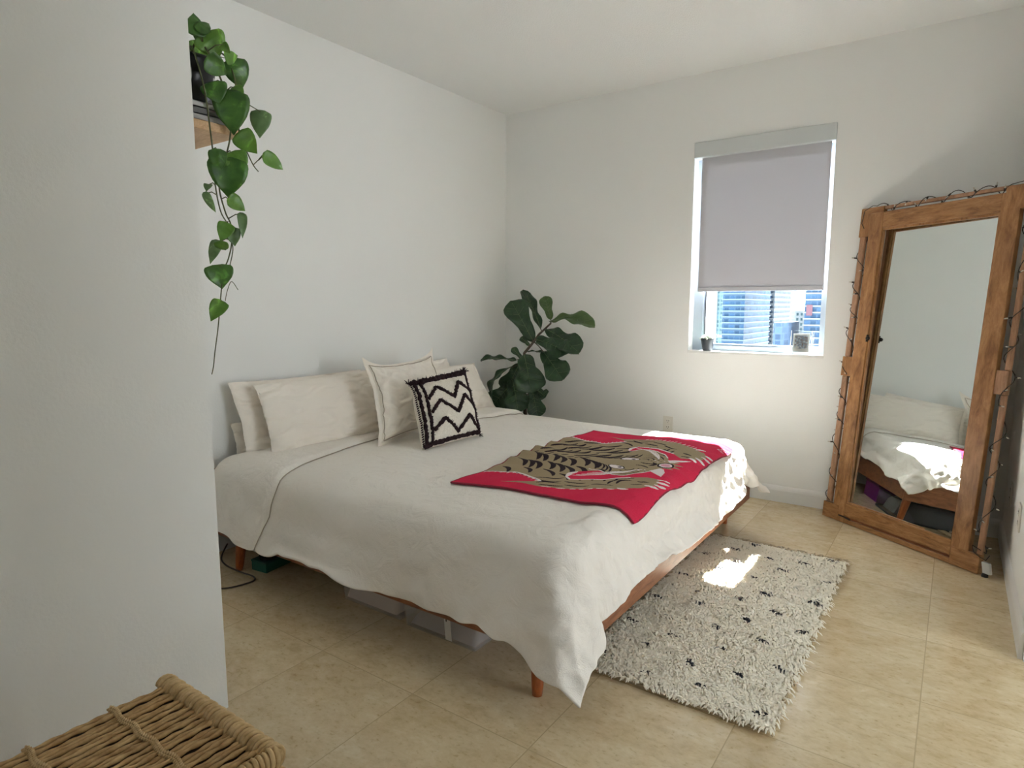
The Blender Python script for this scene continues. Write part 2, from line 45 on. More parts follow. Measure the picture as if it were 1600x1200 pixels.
  [132,-914,510,186,-915,512,239,-916,512,293,-917,513,347,-918,514,400,-919,517,454,-919,519,508,-920,519,561,-921,520,615,-922,519,669,-923,519,722,-924,517,776,-925,517,830,-926,518,883,-927,518,937,-928,522,991,-929,524,1044,-930,523,1098,-931,526,1152,-932,527,1205,-933,527,1259,-934,525,1313,-934,522,1367,-935,519,1420,-936,515,1474,-937,513,1528,-938,512,1581,-939,511,1635,-940,512,1689,-941,512,1742,-942,515,1796,-943,516,1850,-944,517,1903,-945,517,1956,-948,515,2008,-953,507,2057,-957,496,2092,-962,464,2107,-966,418,2116,-971,373,2130,-983,334,2158,-991,300,2187,-987,265],
  [133,-860,510,186,-861,513,240,-862,514,294,-862,515,348,-863,517,401,-864,518,455,-865,519,509,-866,519,562,-867,519,616,-868,517,670,-869,515,723,-870,514,777,-871,514,831,-872,514,884,-873,515,938,-874,519,992,-875,521,1045,-876,523,1099,-877,524,1153,-877,526,1206,-878,525,1260,-879,524,1314,-880,522,1367,-881,519,1421,-882,516,1475,-883,514,1529,-884,511,1582,-885,512,1636,-886,513,1690,-887,513,1743,-888,514,1797,-889,516,1851,-890,515,1904,-891,514,1957,-894,511,2009,-898,507,2058,-903,495,2093,-908,463,2109,-914,420,2117,-923,376,2138,-935,339,2158,-941,302,2192,-940,278],
  [135,-805,511,188,-807,513,242,-808,515,295,-808,517,349,-809,519,402,-810,518,456,-811,519,510,-812,519,563,-813,518,617,-814,515,671,-815,513,724,-816,511,778,-817,513,832,-818,511,885,-819,512,939,-820,516,993,-821,520,1046,-822,521,1100,-822,523,1154,-823,524,1207,-824,523,1261,-825,522,1315,-826,520,1369,-827,518,1422,-828,516,1476,-829,514,1529,-830,513,1583,-831,514,1637,-832,515,1691,-833,514,1744,-834,515,1798,-835,515,1852,-835,515,1905,-837,513,1958,-840,510,2010,-845,507,2059,-850,494,2094,-855,464,2108,-863,422,2124,-875,382,2151,-888,350,2155,-893,307,2181,-890,271],
  [148,-751,515,196,-755,515,246,-756,516,297,-756,516,350,-757,517,402,-757,520,456,-758,521,510,-758,520,564,-759,518,617,-760,513,671,-761,511,724,-762,509,778,-763,510,832,-764,510,886,-765,511,940,-766,513,993,-766,517,1047,-767,519,1101,-768,519,1154,-769,519,1208,-770,520,1262,-771,520,1315,-772,518,1369,-773,516,1423,-774,516,1477,-775,515,1530,-776,513,1584,-777,514,1637,-778,515,1691,-779,517,1745,-780,517,1799,-780,514,1852,-781,515,1906,-783,512,1959,-786,509,2011,-791,506,2060,-797,494,2094,-805,464,2112,-814,424,2137,-827,390,2148,-839,353,2147,-847,316,2175,-841,283],
  [165,-705,510,215,-710,511,261,-710,521,308,-709,518,357,-708,523,407,-708,519,458,-708,520,509,-708,517,563,-708,511,616,-707,510,670,-707,507,724,-708,506,778,-709,506,832,-710,506,886,-710,507,940,-712,508,994,-713,510,1047,-714,512,1101,-715,513,1154,-716,513,1207,-717,513,1261,-717,512,1315,-718,512,1369,-719,511,1423,-720,509,1476,-721,510,1530,-722,511,1584,-723,511,1637,-724,511,1691,-725,511,1745,-726,512,1799,-727,513,1853,-728,512,1907,-730,509,1959,-734,508,2012,-738,505,2062,-743,493,2097,-753,462,2118,-763,425,2136,-778,388,2141,-790,350,2127,-806,316,2151,-800,287],
  [180,-653,501,229,-663,506,276,-665,508,323,-667,511,371,-667,512,418,-664,514,465,-663,510,515,-663,510,564,-659,509,616,-657,507,670,-657,508,724,-656,509,779,-656,509,833,-657,508,887,-657,508,941,-658,507,994,-660,504,1047,-662,504,1100,-663,503,1153,-663,503,1207,-664,503,1261,-664,503,1315,-665,503,1369,-666,503,1422,-667,503,1476,-668,504,1530,-669,504,1583,-670,504,1637,-672,504,1691,-672,504,1745,-673,504,1799,-674,504,1853,-675,505,1907,-677,506,1961,-680,505,2015,-683,504,2065,-690,489,2101,-702,459,2119,-715,421,2129,-733,384,2130,-746,348,2125,-762,311,2137,-769,286],
  [199,-615,478,244,-620,489,288,-624,491,336,-624,495,380,-625,494,428,-625,492,475,-622,491,523,-622,490,570,-618,487,619,-615,485,671,-615,482,725,-616,481,779,-616,482,833,-616,482,887,-617,483,941,-617,483,994,-616,482,1046,-616,481,1099,-616,480,1153,-617,479,1207,-617,478,1261,-618,478,1315,-618,480,1369,-618,481,1422,-620,482,1475,-621,483,1529,-621,484,1583,-621,486,1637,-621,488,1691,-621,490,1745,-622,491,1800,-625,491,1854,-627,491,1908,-629,490,1962,-630,490,2016,-631,488,2067,-638,473,2100,-655,442,2112,-673,405,2115,-692,366,2121,-713,334,2144,-724,303,2132,-726,273],
  [220,-590,438,258,-590,455,303,-596,458,349,-597,460,394,-597,462,439,-594,460,483,-595,457,529,-593,458,576,-592,455,622,-587,451,674,-581,456,727,-577,457,780,-580,456,833,-583,455,887,-583,455,941,-584,453,994,-585,449,1044,-586,440,1098,-588,437,1152,-588,435,1207,-588,434,1261,-588,434,1315,-587,436,1369,-590,437,1422,-593,439,1475,-593,440,1529,-593,443,1583,-591,446,1637,-589,448,1691,-590,449,1745,-594,448,1799,-595,449,1852,-596,450,1906,-596,450,1959,-597,450,2011,-597,448,2059,-603,436,2091,-620,411,2116,-641,383,2122,-655,354,2137,-677,329,2157,-691,299,2162,-699,256],
  [232,-570,403,274,-565,420,315,-570,422,359,-575,422,403,-581,421,448,-576,420,493,-573,420,536,-584,414,583,-583,413,630,-583,411,680,-583,415,728,-580,413,780,-579,416,834,-578,423,885,-581,420,937,-582,414,989,-583,408,1042,-580,406,1096,-579,405,1150,-579,402,1205,-579,398,1259,-579,394,1314,-579,391,1368,-580,388,1422,-580,388,1476,-577,390,1529,-576,393,1583,-578,395,1637,-583,396,1690,-585,397,1743,-587,398,1797,-588,398,1850,-586,399,1901,-582,401,1951,-578,402,2000,-583,400,2046,-591,391,2080,-602,373,2111,-615,353,2140,-624,336,2155,-643,315,2182,-660,297,2195,-679,267],
  [246,-539,377,287,-540,381,328,-540,389,369,-551,387,411,-558,383,455,-557,386,499,-558,382,543,-566,378,587,-573,372,636,-576,372,687,-575,372,735,-576,369,786,-571,379,835,-563,383,883,-561,379,934,-559,375,987,-561,372,1041,-567,372,1094,-575,372,1148,-577,371,1202,-576,369,1257,-575,365,1311,-575,361,1365,-576,357,1419,-577,354,1473,-580,350,1527,-584,347,1581,-586,344,1635,-585,343,1688,-583,344,1740,-579,346,1793,-574,348,1843,-570,350,1893,-566,354,1942,-572,356,1991,-580,351,2038,-584,346,2069,-592,332,2103,-592,322,2139,-591,310,2161,-607,288,2182,-626,269,2195,-650,238],
  [254,-506,349,296,-514,344,339,-515,355,382,-519,356,421,-530,350,462,-533,350,507,-532,352,551,-536,347,596,-540,345,641,-545,348,690,-548,352,739,-549,347,790,-550,346,837,-544,348,881,-549,343,932,-550,343,986,-554,342,1040,-555,341,1093,-555,339,1147,-557,336,1200,-556,334,1254,-558,332,1309,-559,329,1363,-559,326,1418,-560,322,1472,-561,318,1526,-562,314,1580,-562,311,1633,-560,306,1684,-558,300,1735,-557,300,1786,-558,300,1837,-555,303,1887,-556,306,1936,-566,306,1983,-575,305,2028,-572,305,2062,-567,300,2093,-562,294,2128,-564,282,2159,-577,260,2186,-593,248,2201,-609,214],
  [245,-496,300,296,-499,302,342,-507,310,391,-499,314,428,-508,310,470,-506,318,516,-505,320,561,-507,318,608,-505,323,655,-513,323,700,-531,318,745,-529,327,790,-513,349,837,-510,362,889,-513,358,939,-517,342,987,-519,318,1039,-527,303,1092,-534,299,1146,-537,305,1199,-545,301,1252,-552,297,1306,-554,294,1360,-558,290,1414,-565,283,1467,-564,280,1520,-558,275,1573,-557,266,1626,-555,260,1677,-547,254,1729,-546,249,1782,-550,250,1832,-542,254,1881,-540,259,1931,-545,262,1978,-553,263,2013,-546,278,2053,-534,277,2090,-536,270,2118,-541,251,2161,-535,250,2201,-548,234,2235,-572,216],
]
scene = bpy.context.scene
COL = scene.collection
random.seed(11)
RNG = np.random.default_rng(7)

# ------------------------------------------------------------------ helpers
class MB:
    """collects shapes; build() links them as ONE mesh object"""
    def __init__(s): s.v = []; s.f = []; s.m = []
    def add(s, vs, fs, m=0):
        o = len(s.v); s.v += [tuple(map(float, p)) for p in vs]
        for f in fs: s.f.append([i + o for i in f]); s.m.append(m)
        return s
    def box(s, x0, x1, y0, y1, z0, z1, m=0):
        vs = [(x, y, z) for z in (z0, z1) for y in (y0, y1) for x in (x0, x1)]
        return s.add(vs, [(0,2,3,1),(4,5,7,6),(0,1,5,4),(2,6,7,3),(0,4,6,2),(1,3,7,5)], m)
    def obox(s, o, ax, ay, az, m=0):
        """box from a corner o and three edge vectors"""
        o, ax, ay, az = map(Vector, (o, ax, ay, az))
        vs = [o + ax*i + ay*j + az*k for k in (0,1) for j in (0,1) for i in (0,1)]
        return s.add(vs, [(0,2,3,1),(4,5,7,6),(0,1,5,4),(2,6,7,3),(0,4,6,2),(1,3,7,5)], m)
    def tube(s, path, r, seg=8, m=0, cap=True):
        P = [Vector(p) for p in path]; n = len(P)
        R = list(r) if hasattr(r, '__len__') else [r]*n
        t0 = (P[1]-P[0]).normalized()
        a = Vector((0,0,1)) if abs(t0.z) < .9 else Vector((1,0,0))
        nrm = t0.cross(a).normalized(); vs = []
        for i in range(n):
            t = (P[min(i+1, n-1)] - P[max(i-1, 0)])
            t = t.normalized() if t.length > 1e-9 else t0
            nrm = (nrm - t*nrm.dot(t)).normalized(); b = t.cross(nrm)
            for k in range(seg):
                an = 2*math.pi*k/seg
                vs.append(P[i] + (nrm*math.cos(an) + b*math.sin(an))*R[i])
        fs = [(i*seg+k, i*seg+(k+1) % seg, (i+1)*seg+(k+1) % seg, (i+1)*seg+k) for i in range(n-1) for k in range(seg)]
        if cap: fs += [tuple(range(seg))[::-1], tuple((n-1)*seg+k for k in range(seg))]
        return s.add(vs, fs, m)
    def lathe(s, prof, c, seg=28, m=0, cap=(True, True)):
        vs = [(c[0]+r*math.cos(2*math.pi*k/seg), c[1]+r*math.sin(2*math.pi*k/seg), c[2]+z) for r, z in prof for k in range(seg)]
        n = len(prof)
        fs = [(i*seg+k, i*seg+(k+1) % seg, (i+1)*seg+(k+1) % seg, (i+1)*seg+k) for i in range(n-1) for k in range(seg)]
        if cap[0]: fs.append(tuple(range(seg))[::-1])
        if cap[1]: fs.append(tuple((n-1)*seg+k for k in range(seg)))
        return s.add(vs, fs, m)
    def grid(s, G, m=0, flip=False):
        ny, nx = len(G), len(G[0])
        vs = [p for row in G for p in row]
        fs = [(j*nx+i, j*nx+i+1, (j+1)*nx+i+1, (j+1)*nx+i) for j in range(ny-1) for i in range(nx-1)]
        if flip: fs = [f[::-1] for f in fs]
        return s.add(vs, fs, m)
    def build(s, name, mats, parent=None, base=None, smooth=True, recalc=True, bevel=0, bseg=2, kind=None):
        if base is None: base = BASE.get(parent.name, Vector((0,0,0))) if parent else Vector((0,0,0))
        base = Vector(base)
        me = bpy.data.meshes.new(name)
        me.from_pydata([tuple(Vector(p)-base) for p in s.v], [], s.f)
        for m in (mats if isinstance(mats, (list, tuple)) else [mats]): me.materials.append(m)
        me.polygons.foreach_set('material_index', s.m)
        return finish(name, me, parent, base, smooth, recalc, bevel, bseg, kind)

BASE = {}
def finish(name, me, parent=None, base=(0,0,0), smooth=True, recalc=False, bevel=0, bseg=2, kind=None):
    if recalc:
        bm = bmesh.new(); bm.from_mesh(me); bmesh.ops.recalc_face_normals(bm, faces=bm.faces); bm.to_mesh(me); bm.free()
    me.polygons.foreach_set('use_smooth', [smooth]*len(me.polygons)); me.update()
    o = bpy.data.objects.new(name, me); COL.objects.link(o)
    if parent: o.parent = parent
    else: o.location = base
    BASE[o.name] = Vector(base)
    if bevel:
        b = o.modifiers.new('bevel', 'BEVEL'); b.width = bevel; b.segments = bseg; b.limit_method = 'ANGLE'; b.angle_limit = math.radians(40)
        if smooth: b.harden_normals = False
    if kind: o['kind'] = kind
    return o

def tag(o, label, cat, group=None):
    o['label'] = label; o['category'] = cat
    if group: o['group'] = group
    return o
def thing(name, label, cat, loc, group=None):
    o = bpy.data.objects.new(name, None); COL.objects.link(o); o.location = loc; o.empty_display_size = .05
    BASE[o.name] = Vector(loc)
    return tag(o, label, cat, group)
def struct(name, mb, mats, **k):
    return mb.build(name, mats, kind='structure', **k)

# ------------------------------------------------------------------ materials
def srgb(r, g, b):
    f = lambda c: c/12.92 if c <= .04045 else ((c+.055)/1.055)**2.4
    return (f(r/255), f(g/255), f(b/255), 1)
class NT:
    def __init__(s, name):
        s.mat = bpy.data.materials.new(name); s.mat.use_nodes = True
        s.t = s.mat.node_tree; s.N = s.t.nodes; s.p = s.N['Principled BSDF']
    def n(s, typ, **k):
        x = s.N.new('ShaderNode'+typ)
        for a, v in k.items():
            if a.startswith('i_'): x.inputs[a[2:].replace('_', ' ')].default_value = v
            else: setattr(x, a, v)
        return x
    def l(s, a, b): s.t.links.new(a, b)
    def ramp(s, fac, stops):
        r = s.n('ValToRGB'); e = r.color_ramp.elements
        while len(e) > 1: e.remove(e[-1])
        e[0].position, e[0].color = stops[0]
        for p, c in stops[1:]:
            q = e.new(p); q.color = c
        s.l(fac, r.inputs[0]); return r.outputs[0]
    def mapping(s, scale, src='Object'):
        tc = s.n('TexCoord'); mp = s.n('Mapping'); mp.inputs['Scale'].default_value = scale
        s.l(tc.outputs[src], mp.inputs[0]); return mp.outputs[0]
    def noise(s, vec, scale, detail=4, rough=.5, dist=0):
        x = s.n('TexNoise'); x.inputs['Scale'].default_value = scale; x.inputs['Detail'].default_value = detail
        x.inputs['Roughness'].default_value = rough; x.inputs['Distortion'].default_value = dist
        s.l(vec, x.inputs['Vector']); return x.outputs['Fac']
    def bump(s, h, strength, dist=.01):
        b = s.n('Bump'); b.inputs['Strength'].default_value = strength; b.inputs['Distance'].default_value = dist
        s.l(h, b.inputs['Height']); s.l(b.outputs[0], s.p.inputs['Normal']); return b
    def set(s, **k):
        for a, v in k.items(): s.p.inputs[a.replace('_', ' ')].default_value = v
        return s

def plain(name, col, rough=.6, metal=0, bump=None, **k):
    t = NT(name); t.set(Base_Color=col, Roughness=rough, Metallic=metal, **k)
    if bump:
        t.bump(t.noise(t.mapping((1,1,1)), bump[0], 3), bump[1], bump[2] if len(bump) > 2 else .005)
    return t.mat
def varied(name, c0, c1, scale=(1,1,1), ns=8, rough=.6, bump=0, bdist=.004, detail=5, lo=.35, hi=.65, **k):
    t = NT(name); t.set(Roughness=rough, **k)
    f = t.noise(t.mapping(scale), ns, detail, .6)
    t.l(t.ramp(f, [(lo, c0), (hi, c1)]), t.p.inputs['Base Color'])
    if bump: t.bump(f, bump, bdist)
    return t.mat

M = {}
def plaster(name, col, scale, st, d):
    t = NT(name); t.set(Base_Color=col, Roughness=.92); t.p.inputs['Specular IOR Level'].default_value = .2
    v = t.mapping((1,1,1)); t.bump(t.noise(v, scale, 4, .6), st, d); return t.mat
M['wall'] = plaster('wall_paint', (.82,.825,.805,1), 95, .22, .004)
M['ceil'] = plaster('ceiling_paint', (.83,.84,.825,1), 120, .5, .006)
M['trim'] = plain('trim_paint', (.74,.74,.72,1), .45)
M['winframe'] = plain('window_frame_paint', (.42,.49,.57,1), .4)
M['outlet'] = plain('outlet_plastic', (.72,.70,.64,1), .35)
M['dark'] = plain('dark_slot', (.02,.02,.02,1), .6)

def travertine():
    t = NT('travertine_tiles'); t.set(Roughness=.3); t.p.inputs['Specular IOR Level'].default_value = .42
    tc = t.n('TexCoord'); sx = t.n('SeparateXYZ'); t.l(tc.outputs['Object'], sx.inputs[0])
    def tile(out, off):
        a = t.n('Math', operation='SUBTRACT'); t.l(out, a.inputs[0]); a.inputs[1].default_value = off
        d = t.n('Math', operation='DIVIDE'); t.l(a.outputs[0], d.inputs[0]); d.inputs[1].default_value = .45
        fl = t.n('Math', operation='FLOOR'); t.l(d.outputs[0], fl.inputs[0])
        fr = t.n('Math', operation='FRACT'); t.l(d.outputs[0], fr.inputs[0])
        s1 = t.n('Math', operation='SUBTRACT'); t.l(fr.outputs[0], s1.inputs[0]); s1.inputs[1].default_value = .5
        ab = t.n('Math', operation='ABSOLUTE'); t.l(s1.outputs[0], ab.inputs[0])
        return fl.outputs[0], ab.outputs[0]
    fx, ex = tile(sx.outputs[0], 3.014); fy, ey = tile(sx.outputs[1], -1.493)
    mx = t.n('Math', operation='MAXIMUM'); t.l(ex, mx.inputs[0]); t.l(ey, mx.inputs[1])
    gr = t.n('Math', operation='GREATER_THAN'); t.l(mx.outputs[0], gr.inputs[0]); gr.inputs[1].default_value = .4962
    cb = t.n('CombineXYZ'); t.l(fx, cb.inputs[0]); t.l(fy, cb.inputs[1])
    wn = t.n('TexWhiteNoise'); wn.noise_dimensions = '3D'; t.l(cb.outputs[0], wn.inputs[0])
    # every tile cut from its own place in the stone
    off = t.n('VectorMath', operation='MULTIPLY_ADD'); t.l(wn.outputs['Color'], off.inputs[0]); off.inputs[1].default_value = (9,9,9)
    mp = t.n('Mapping'); mp.inputs['Scale'].default_value = (1.5,2.3,1); t.l(tc.outputs['Object'], mp.inputs[0]); t.l(mp.outputs[0], off.inputs[2])
    n1 = t.noise(off.outputs[0], 2.2, 9, .62, .7); n2 = t.noise(off.outputs[0], 9, 7, .65, .4); n3 = t.noise(off.outputs[0], 34, 4, .6)
    c1 = t.ramp(n1, [(.26, srgb(196,174,138)), (.45, srgb(218,199,164)), (.60, srgb(226,210,178)), (.78, srgb(236,225,200))])
    c2 = t.ramp(n2, [(.28, srgb(176,152,116)), (.46, srgb(214,194,158)), (.56, srgb(222,205,172)), (.72, srgb(238,228,204))])
    mix = t.n('MixRGB'); mix.inputs[0].default_value = .45; t.l(c1, mix.inputs[1]); t.l(c2, mix.inputs[2])
    hv = t.n('MixRGB', blend_type='MULTIPLY'); hv.inputs[0].default_value = 1
    tv = t.ramp(wn.outputs['Value'], [(0, (.90,.885,.86,1)), (1, (1.0,1.0,1.0,1))]); t.l(mix.outputs[0], hv.inputs[1]); t.l(tv, hv.inputs[2])
    pit = t.ramp(n3, [(.27, (.66,.58,.46,1)), (.40, (.93,.91,.87,1)), (.62, (1,1,1,1))])
    pm = t.n('MixRGB', blend_type='MULTIPLY'); pm.inputs[0].default_value = .75; t.l(hv.outputs[0], pm.inputs[1]); t.l(pit, pm.inputs[2])
    gm = t.n('MixRGB'); t.l(gr.outputs[0], gm.inputs[0]); t.l(pm.outputs[0], gm.inputs[1]); gm.inputs[2].default_value = srgb(186,167,134)
    t.l(gm.outputs[0], t.p.inputs['Base Color'])
    rr = t.n('MapRange'); rr.inputs['From Min'].default_value = .3; rr.inputs['From Max'].default_value = .7
    rr.inputs['To Min'].default_value = .13; rr.inputs['To Max'].default_value = .24; t.l(n2, rr.inputs[0]); t.l(rr.outputs[0], t.p.inputs['Roughness'])
    iv = t.n('Math', operation='SUBTRACT'); iv.inputs[0].default_value = 1; t.l(gr.outputs[0], iv.inputs[1])
    t.bump(iv.outputs[0], .15, .0006)
    return t.mat
M['floor'] = travertine()

def wood(name, dark, mid, light, scale, ns=5, rough=.45):
    t = NT(name); t.set(Roughness=rough)
    v = t.mapping(scale); f = t.noise(v, ns, 7, .62, .8)
    g = t.noise(v, ns*6, 4, .6, .2)
    c = t.ramp(f, [(.28, dark), (.48, mid), (.72, light)])
    c2 = t.ramp(g, [(.3, (.72,.66,.6,1)), (.6, (1,1,1,1))])
    m = t.n('MixRGB', blend_type='MULTIPLY'); m.inputs[0].default_value = .6; t.l(c, m.inputs[1]); t.l(c2, m.inputs[2])
    t.l(m.outputs[0], t.p.inputs['Base Color']); t.bump(g, .12, .002); return t.mat
M['walnut'] = wood('bed_walnut', srgb(92,50,26), srgb(134,80,46), srgb(160,102,62), (2,2,9), 4)
M['rail'] = wood('bed_rail_walnut', srgb(104,62,38), srgb(146,94,62), srgb(170,116,80), (9,2.5,14), 3)
M['legwood'] = wood('bed_leg_wood', srgb(118,58,26), srgb(160,86,40), srgb(186,108,56), (9,9,2), 4, .35)
M['framewood'] = wood('mirror_frame_wood', srgb(112,74,42), srgb(158,112,68), srgb(186,142,94), (5,5,1.4), 5, .38)
M['framewood_h'] = wood('mirror_frame_wood_crosswise', srgb(112,74,42), srgb(158,112,68), srgb(186,142,94), (1.6,2.2,9), 5, .38)
M['slatwood'] = wood('mirror_slat_wood', srgb(128,96,70), srgb(166,126,96), srgb(192,154,122), (5,5,1.2), 5, .55)
M['maple'] = wood('shelf_maple', srgb(196,158,116), srgb(214,178,136), srgb(226,194,154), (2,7,7), 4, .5)

def linen(name, col, ws=420, st=.25, wr=0, wd=.01):
    t = NT(name); t.set(Base_Color=col, Roughness=.9); t.p.inputs['Specular IOR Level'].default_value = .15
    if 'Sheen Weight' in t.p.inputs: t.p.inputs['Sheen Weight'].default_value = .15
    v = t.mapping((1,1,1)); a = t.noise(v, ws, 2)
    if wr:
        b = t.noise(v, 11, 5, .55, 1.6); ad = t.n('Math', operation='MULTIPLY_ADD'); t.l(b, ad.inputs[0]); ad.inputs[1].default_value = wr; t.l(a, ad.inputs[2]); a = ad.outputs[0]
    t.bump(a, st, wd); return t.mat
M['duvet'] = linen('duvet_linen', (.86,.815,.75,1), 380, .3, 7, .006)
M['pillow'] = linen('pillow_linen', (.89,.83,.745,1), 420, .22, 5, .006)
M['sham'] = linen('sham_linen', (.84,.78,.69,1), 420, .25, 5, .006)
M['piping'] = plain('piping_and_fold_shade', srgb(176,164,146), .8)  # sham piping, and the shade line on the duvet fold
M['mattress'] = plain('mattress_ticking', (.75,.74,.72,1), .9)

def fuzzy(name, c0, c1, sc=160, st=.6, d=.006):
    t = NT(name); t.set(Roughness=.95); t.p.inputs['Specular IOR Level'].default_value = .1
    f = t.noise(t.mapping((1,1,1)), sc, 4, .7); t.l(t.ramp(f, [(.3, c0), (.7, c1)]), t.p.inputs['Base Color']); t.bump(f, st, d); return t.mat
M['wool'] = fuzzy('cream_wool', (.66,.60,.50,1), (.80,.75,.66,1), 120)
M['tuft'] = fuzzy('dark_brown_wool', (.018,.010,.012,1), (.045,.026,.028,1), 200)
M['kred'] = fuzzy('red_knit', (.56,.020,.060,1), (.70,.035,.090,1), 300, .35, .003)
M['ktan'] = fuzzy('tan_knit', (.31,.24,.145,1), (.37,.29,.18,1), 300, .35, .003)
M['kblack'] = fuzzy('black_knit', (.020,.012,.016,1), (.035,.022,.026,1), 300, .35, .003)
M['kwhite'] = fuzzy('white_knit', (.70,.62,.62,1), (.80,.73,.72,1), 300, .35, .003)
M['kpink'] = fuzzy('pink_knit', (.62,.28,.36,1), (.70,.36,.44,1), 300, .35, .003)
M['pile'] = fuzzy('cream_rug_pile', (.89,.82,.68,1), (.95,.91,.81,1), 60, .2)
M['pileb'] = plain('black_rug_yarn', (.015,.015,.022,1), .95)
M['rugback'] = plain('rug_backing', (.50,.40,.26,1), .95, bump=(200,.4))

# ------------------------------------------------------------------ the room shell
H = 2.74; XR = 3.30; WT = .15
WX0, WX1, WZ0, WZ1 = 1.53, 2.37, .946, 2.312
YN = -3.226      # the niche starts behind this line
m = MB(); m.box(-.2, 6.4, -8.2, .16, -.12, 0); struct('floor', m, M['floor'], smooth=False)
m = MB(); m.box(-.2, 6.4, -8.2, .16, H, H+.12); struct('ceiling', m, M['ceil'], smooth=False)
m = MB(); m.box(-.15, 0, YN-.15, .15, 0, H); struct('wall_left', m, M['wall'], smooth=False)
m = MB()
m.box(0, WX0, 0, WT, 0, H); m.box(WX1, XR, 0, WT, 0, H); m.box(WX0, WX1, 0, WT, 0, WZ0); m.box(WX0, WX1, 0, WT, WZ1, H)
struct('wall_back', m, M['wall'], smooth=False, recalc=False)
m = MB(); m.box(XR, 6.4, -1.45, -1.30, 0, H); m.box(XR, XR+.15, -1.30, .15, 0, H); struct('wall_right', m, M['wall'], smooth=False, recalc=False)
m = MB(); m.box(0, 1.24, YN-.15, YN, 0, H); m.box(1.09, 1.24, -8.0, YN-.15, 0, H); struct('wall_front', m, M['wall'], smooth=False, recalc=False, bevel=0)
# living room side: opening added for fill light, unseen wall added to shade wall_front
LY0, LY1 = -2.72, -1.50
m = MB(); m.box(6.25, 6.4, -8.0, LY0, 0, H); m.box(6.25, 6.4, LY1, -1.30, 0, H); m.box(6.25, 6.4, LY0, LY1, 2.45, H); struct('wall_far_right', m, M['wall'], smooth=False, recalc=False)
m = MB(); m.box(3.36, 6.25, -2.90, -2.78, 0, H); struct('added_shade_wall', m, M['wall'], smooth=False)
m = MB()
for y in (LY0, LY1-.05): m.box(6.29, 6.35, y, y+.05, 0, 2.45)
m.box(6.29, 6.35, LY0, LY1, 2.40, 2.45); m.box(6.29, 6.35, LY0, LY1, 0, .04); struct('added_side_opening', m, M['winframe'], smooth=False, recalc=False)
# the end of the apartment behind the camera, its unseen opening added for fill light
GX0, GX1, GZ1 = 3.45, 4.1, 2.25
m = MB(); m.box(1.09, GX0, -8.15, -8.0, 0, H); m.box(GX1, 6.4, -8.15, -8.0, 0, H); m.box(GX0, GX1, -8.15, -8.0, GZ1, H)
struct('wall_rear', m, M['wall'], smooth=False, recalc=False)
m = MB()
for x in (GX0, (GX0+GX1)/2-.03, GX1-.06): m.box(x, x+.06, -8.1, -8.04, 0, GZ1)
m.box(GX0, GX1, -8.1, -8.04, GZ1-.06, GZ1); m.box(GX0, GX1, -8.1, -8.04, 0, .05)
struct('added_rear_opening', m, M['winframe'], smooth=False, recalc=False)
# baseboards
def baseboard(name, a, b, inward):
    a, b, w = Vector(a), Vector(b), Vector(inward)
    m = MB(); z = Vector((0,0,1))
    prof = [(0,0),(.014,0),(.014,.075),(.011,.088),(.006,.098),(0,.105)]
    vs = [p + w*d + z*h for p in (a, b) for d, h in prof]; n = len(prof)
    m.add(vs, [(i, i+1, n+i+1, n+i) for i in range(n-1)] + [tuple(range(n))[::-1], tuple(range(n, 2*n))])
    return struct(name, m, M['trim'], smooth=False)
baseboard('baseboard_back', (0.002,-.001,0), (XR-.002,-.001,0), (0,-1,0))
baseboard('baseboard_right', (XR-.001,-.02,0), (XR-.001,-1.45,0), (-1,0,0))
baseboard('baseboard_left', (.001,YN,0), (.001,-.02,0), (1,0,0))
baseboard('trim_1', (XR,-1.451,0), (6.2,-1.451,0), (0,-1,0))

# ------------------------------------------------------------------ window
def thin_glass(name, tint):
    t = NT(name); out = t.N['Material Output']; t.N.remove(t.p)
    tr = t.n('BsdfTransparent'); tr.inputs[0].default_value = tint; gl = t.n('BsdfGlossy'); gl.inputs['Roughness'].default_value = .02
    fr = t.n('Fresnel'); fr.inputs[0].default_value = 1.35; mx = t.n('MixShader')
    t.l(fr.outputs[0], mx.inputs[0]); t.l(tr.outputs[0], mx.inputs[1]); t.l(gl.outputs[0], mx.inputs[2]); t.l(mx.outputs[0], out.inputs[0]); return t.mat
M['glass'] = thin_glass('window_glass', (.95,.98,1,1))
fw = .062
m = MB(); y0, y1 = .085, .145
m.box(WX0, WX0+fw, y0, y1, WZ0, WZ1); m.box(WX1-fw+.02, WX1, y0, y1, WZ0, WZ1)
m.box(WX0+fw, WX1-fw+.02, y0, y1, WZ0, WZ0+.035); m.box(WX0+fw, WX1-fw+.02, y0, y1, WZ1-.06, WZ1)
# inner step of the frame
m.box(WX0+fw, WX0+fw+.014, y0+.02, y1-.01, WZ0+.035, WZ1-.06); m.box(WX0+fw+.014, WX1-fw+.02, y0+.02, y1-.01, WZ0+.035, WZ0+.05)
wnd = struct('window_1', m, M['winframe'], smooth=False, recalc=False)
m = MB(); m.box(WX0+fw+.012, WX0+fw+.018, y0+.014, y0+.02, WZ0+.05, WZ1-.06); m.build('gasket', M['dark'], wnd, smooth=False)
m = MB(); m.box(WX0+fw, WX1-fw+.02, .118, .122, WZ0+.035, WZ1-.06); m.build('pane', M['glass'], wnd, smooth=False)
m = MB(); m.box(WX0-.004, WX1+.004, -.008, y0, WZ0-.012, WZ0+.004); m.build('window_sill', M['trim'], wnd, smooth=False, bevel=.003)

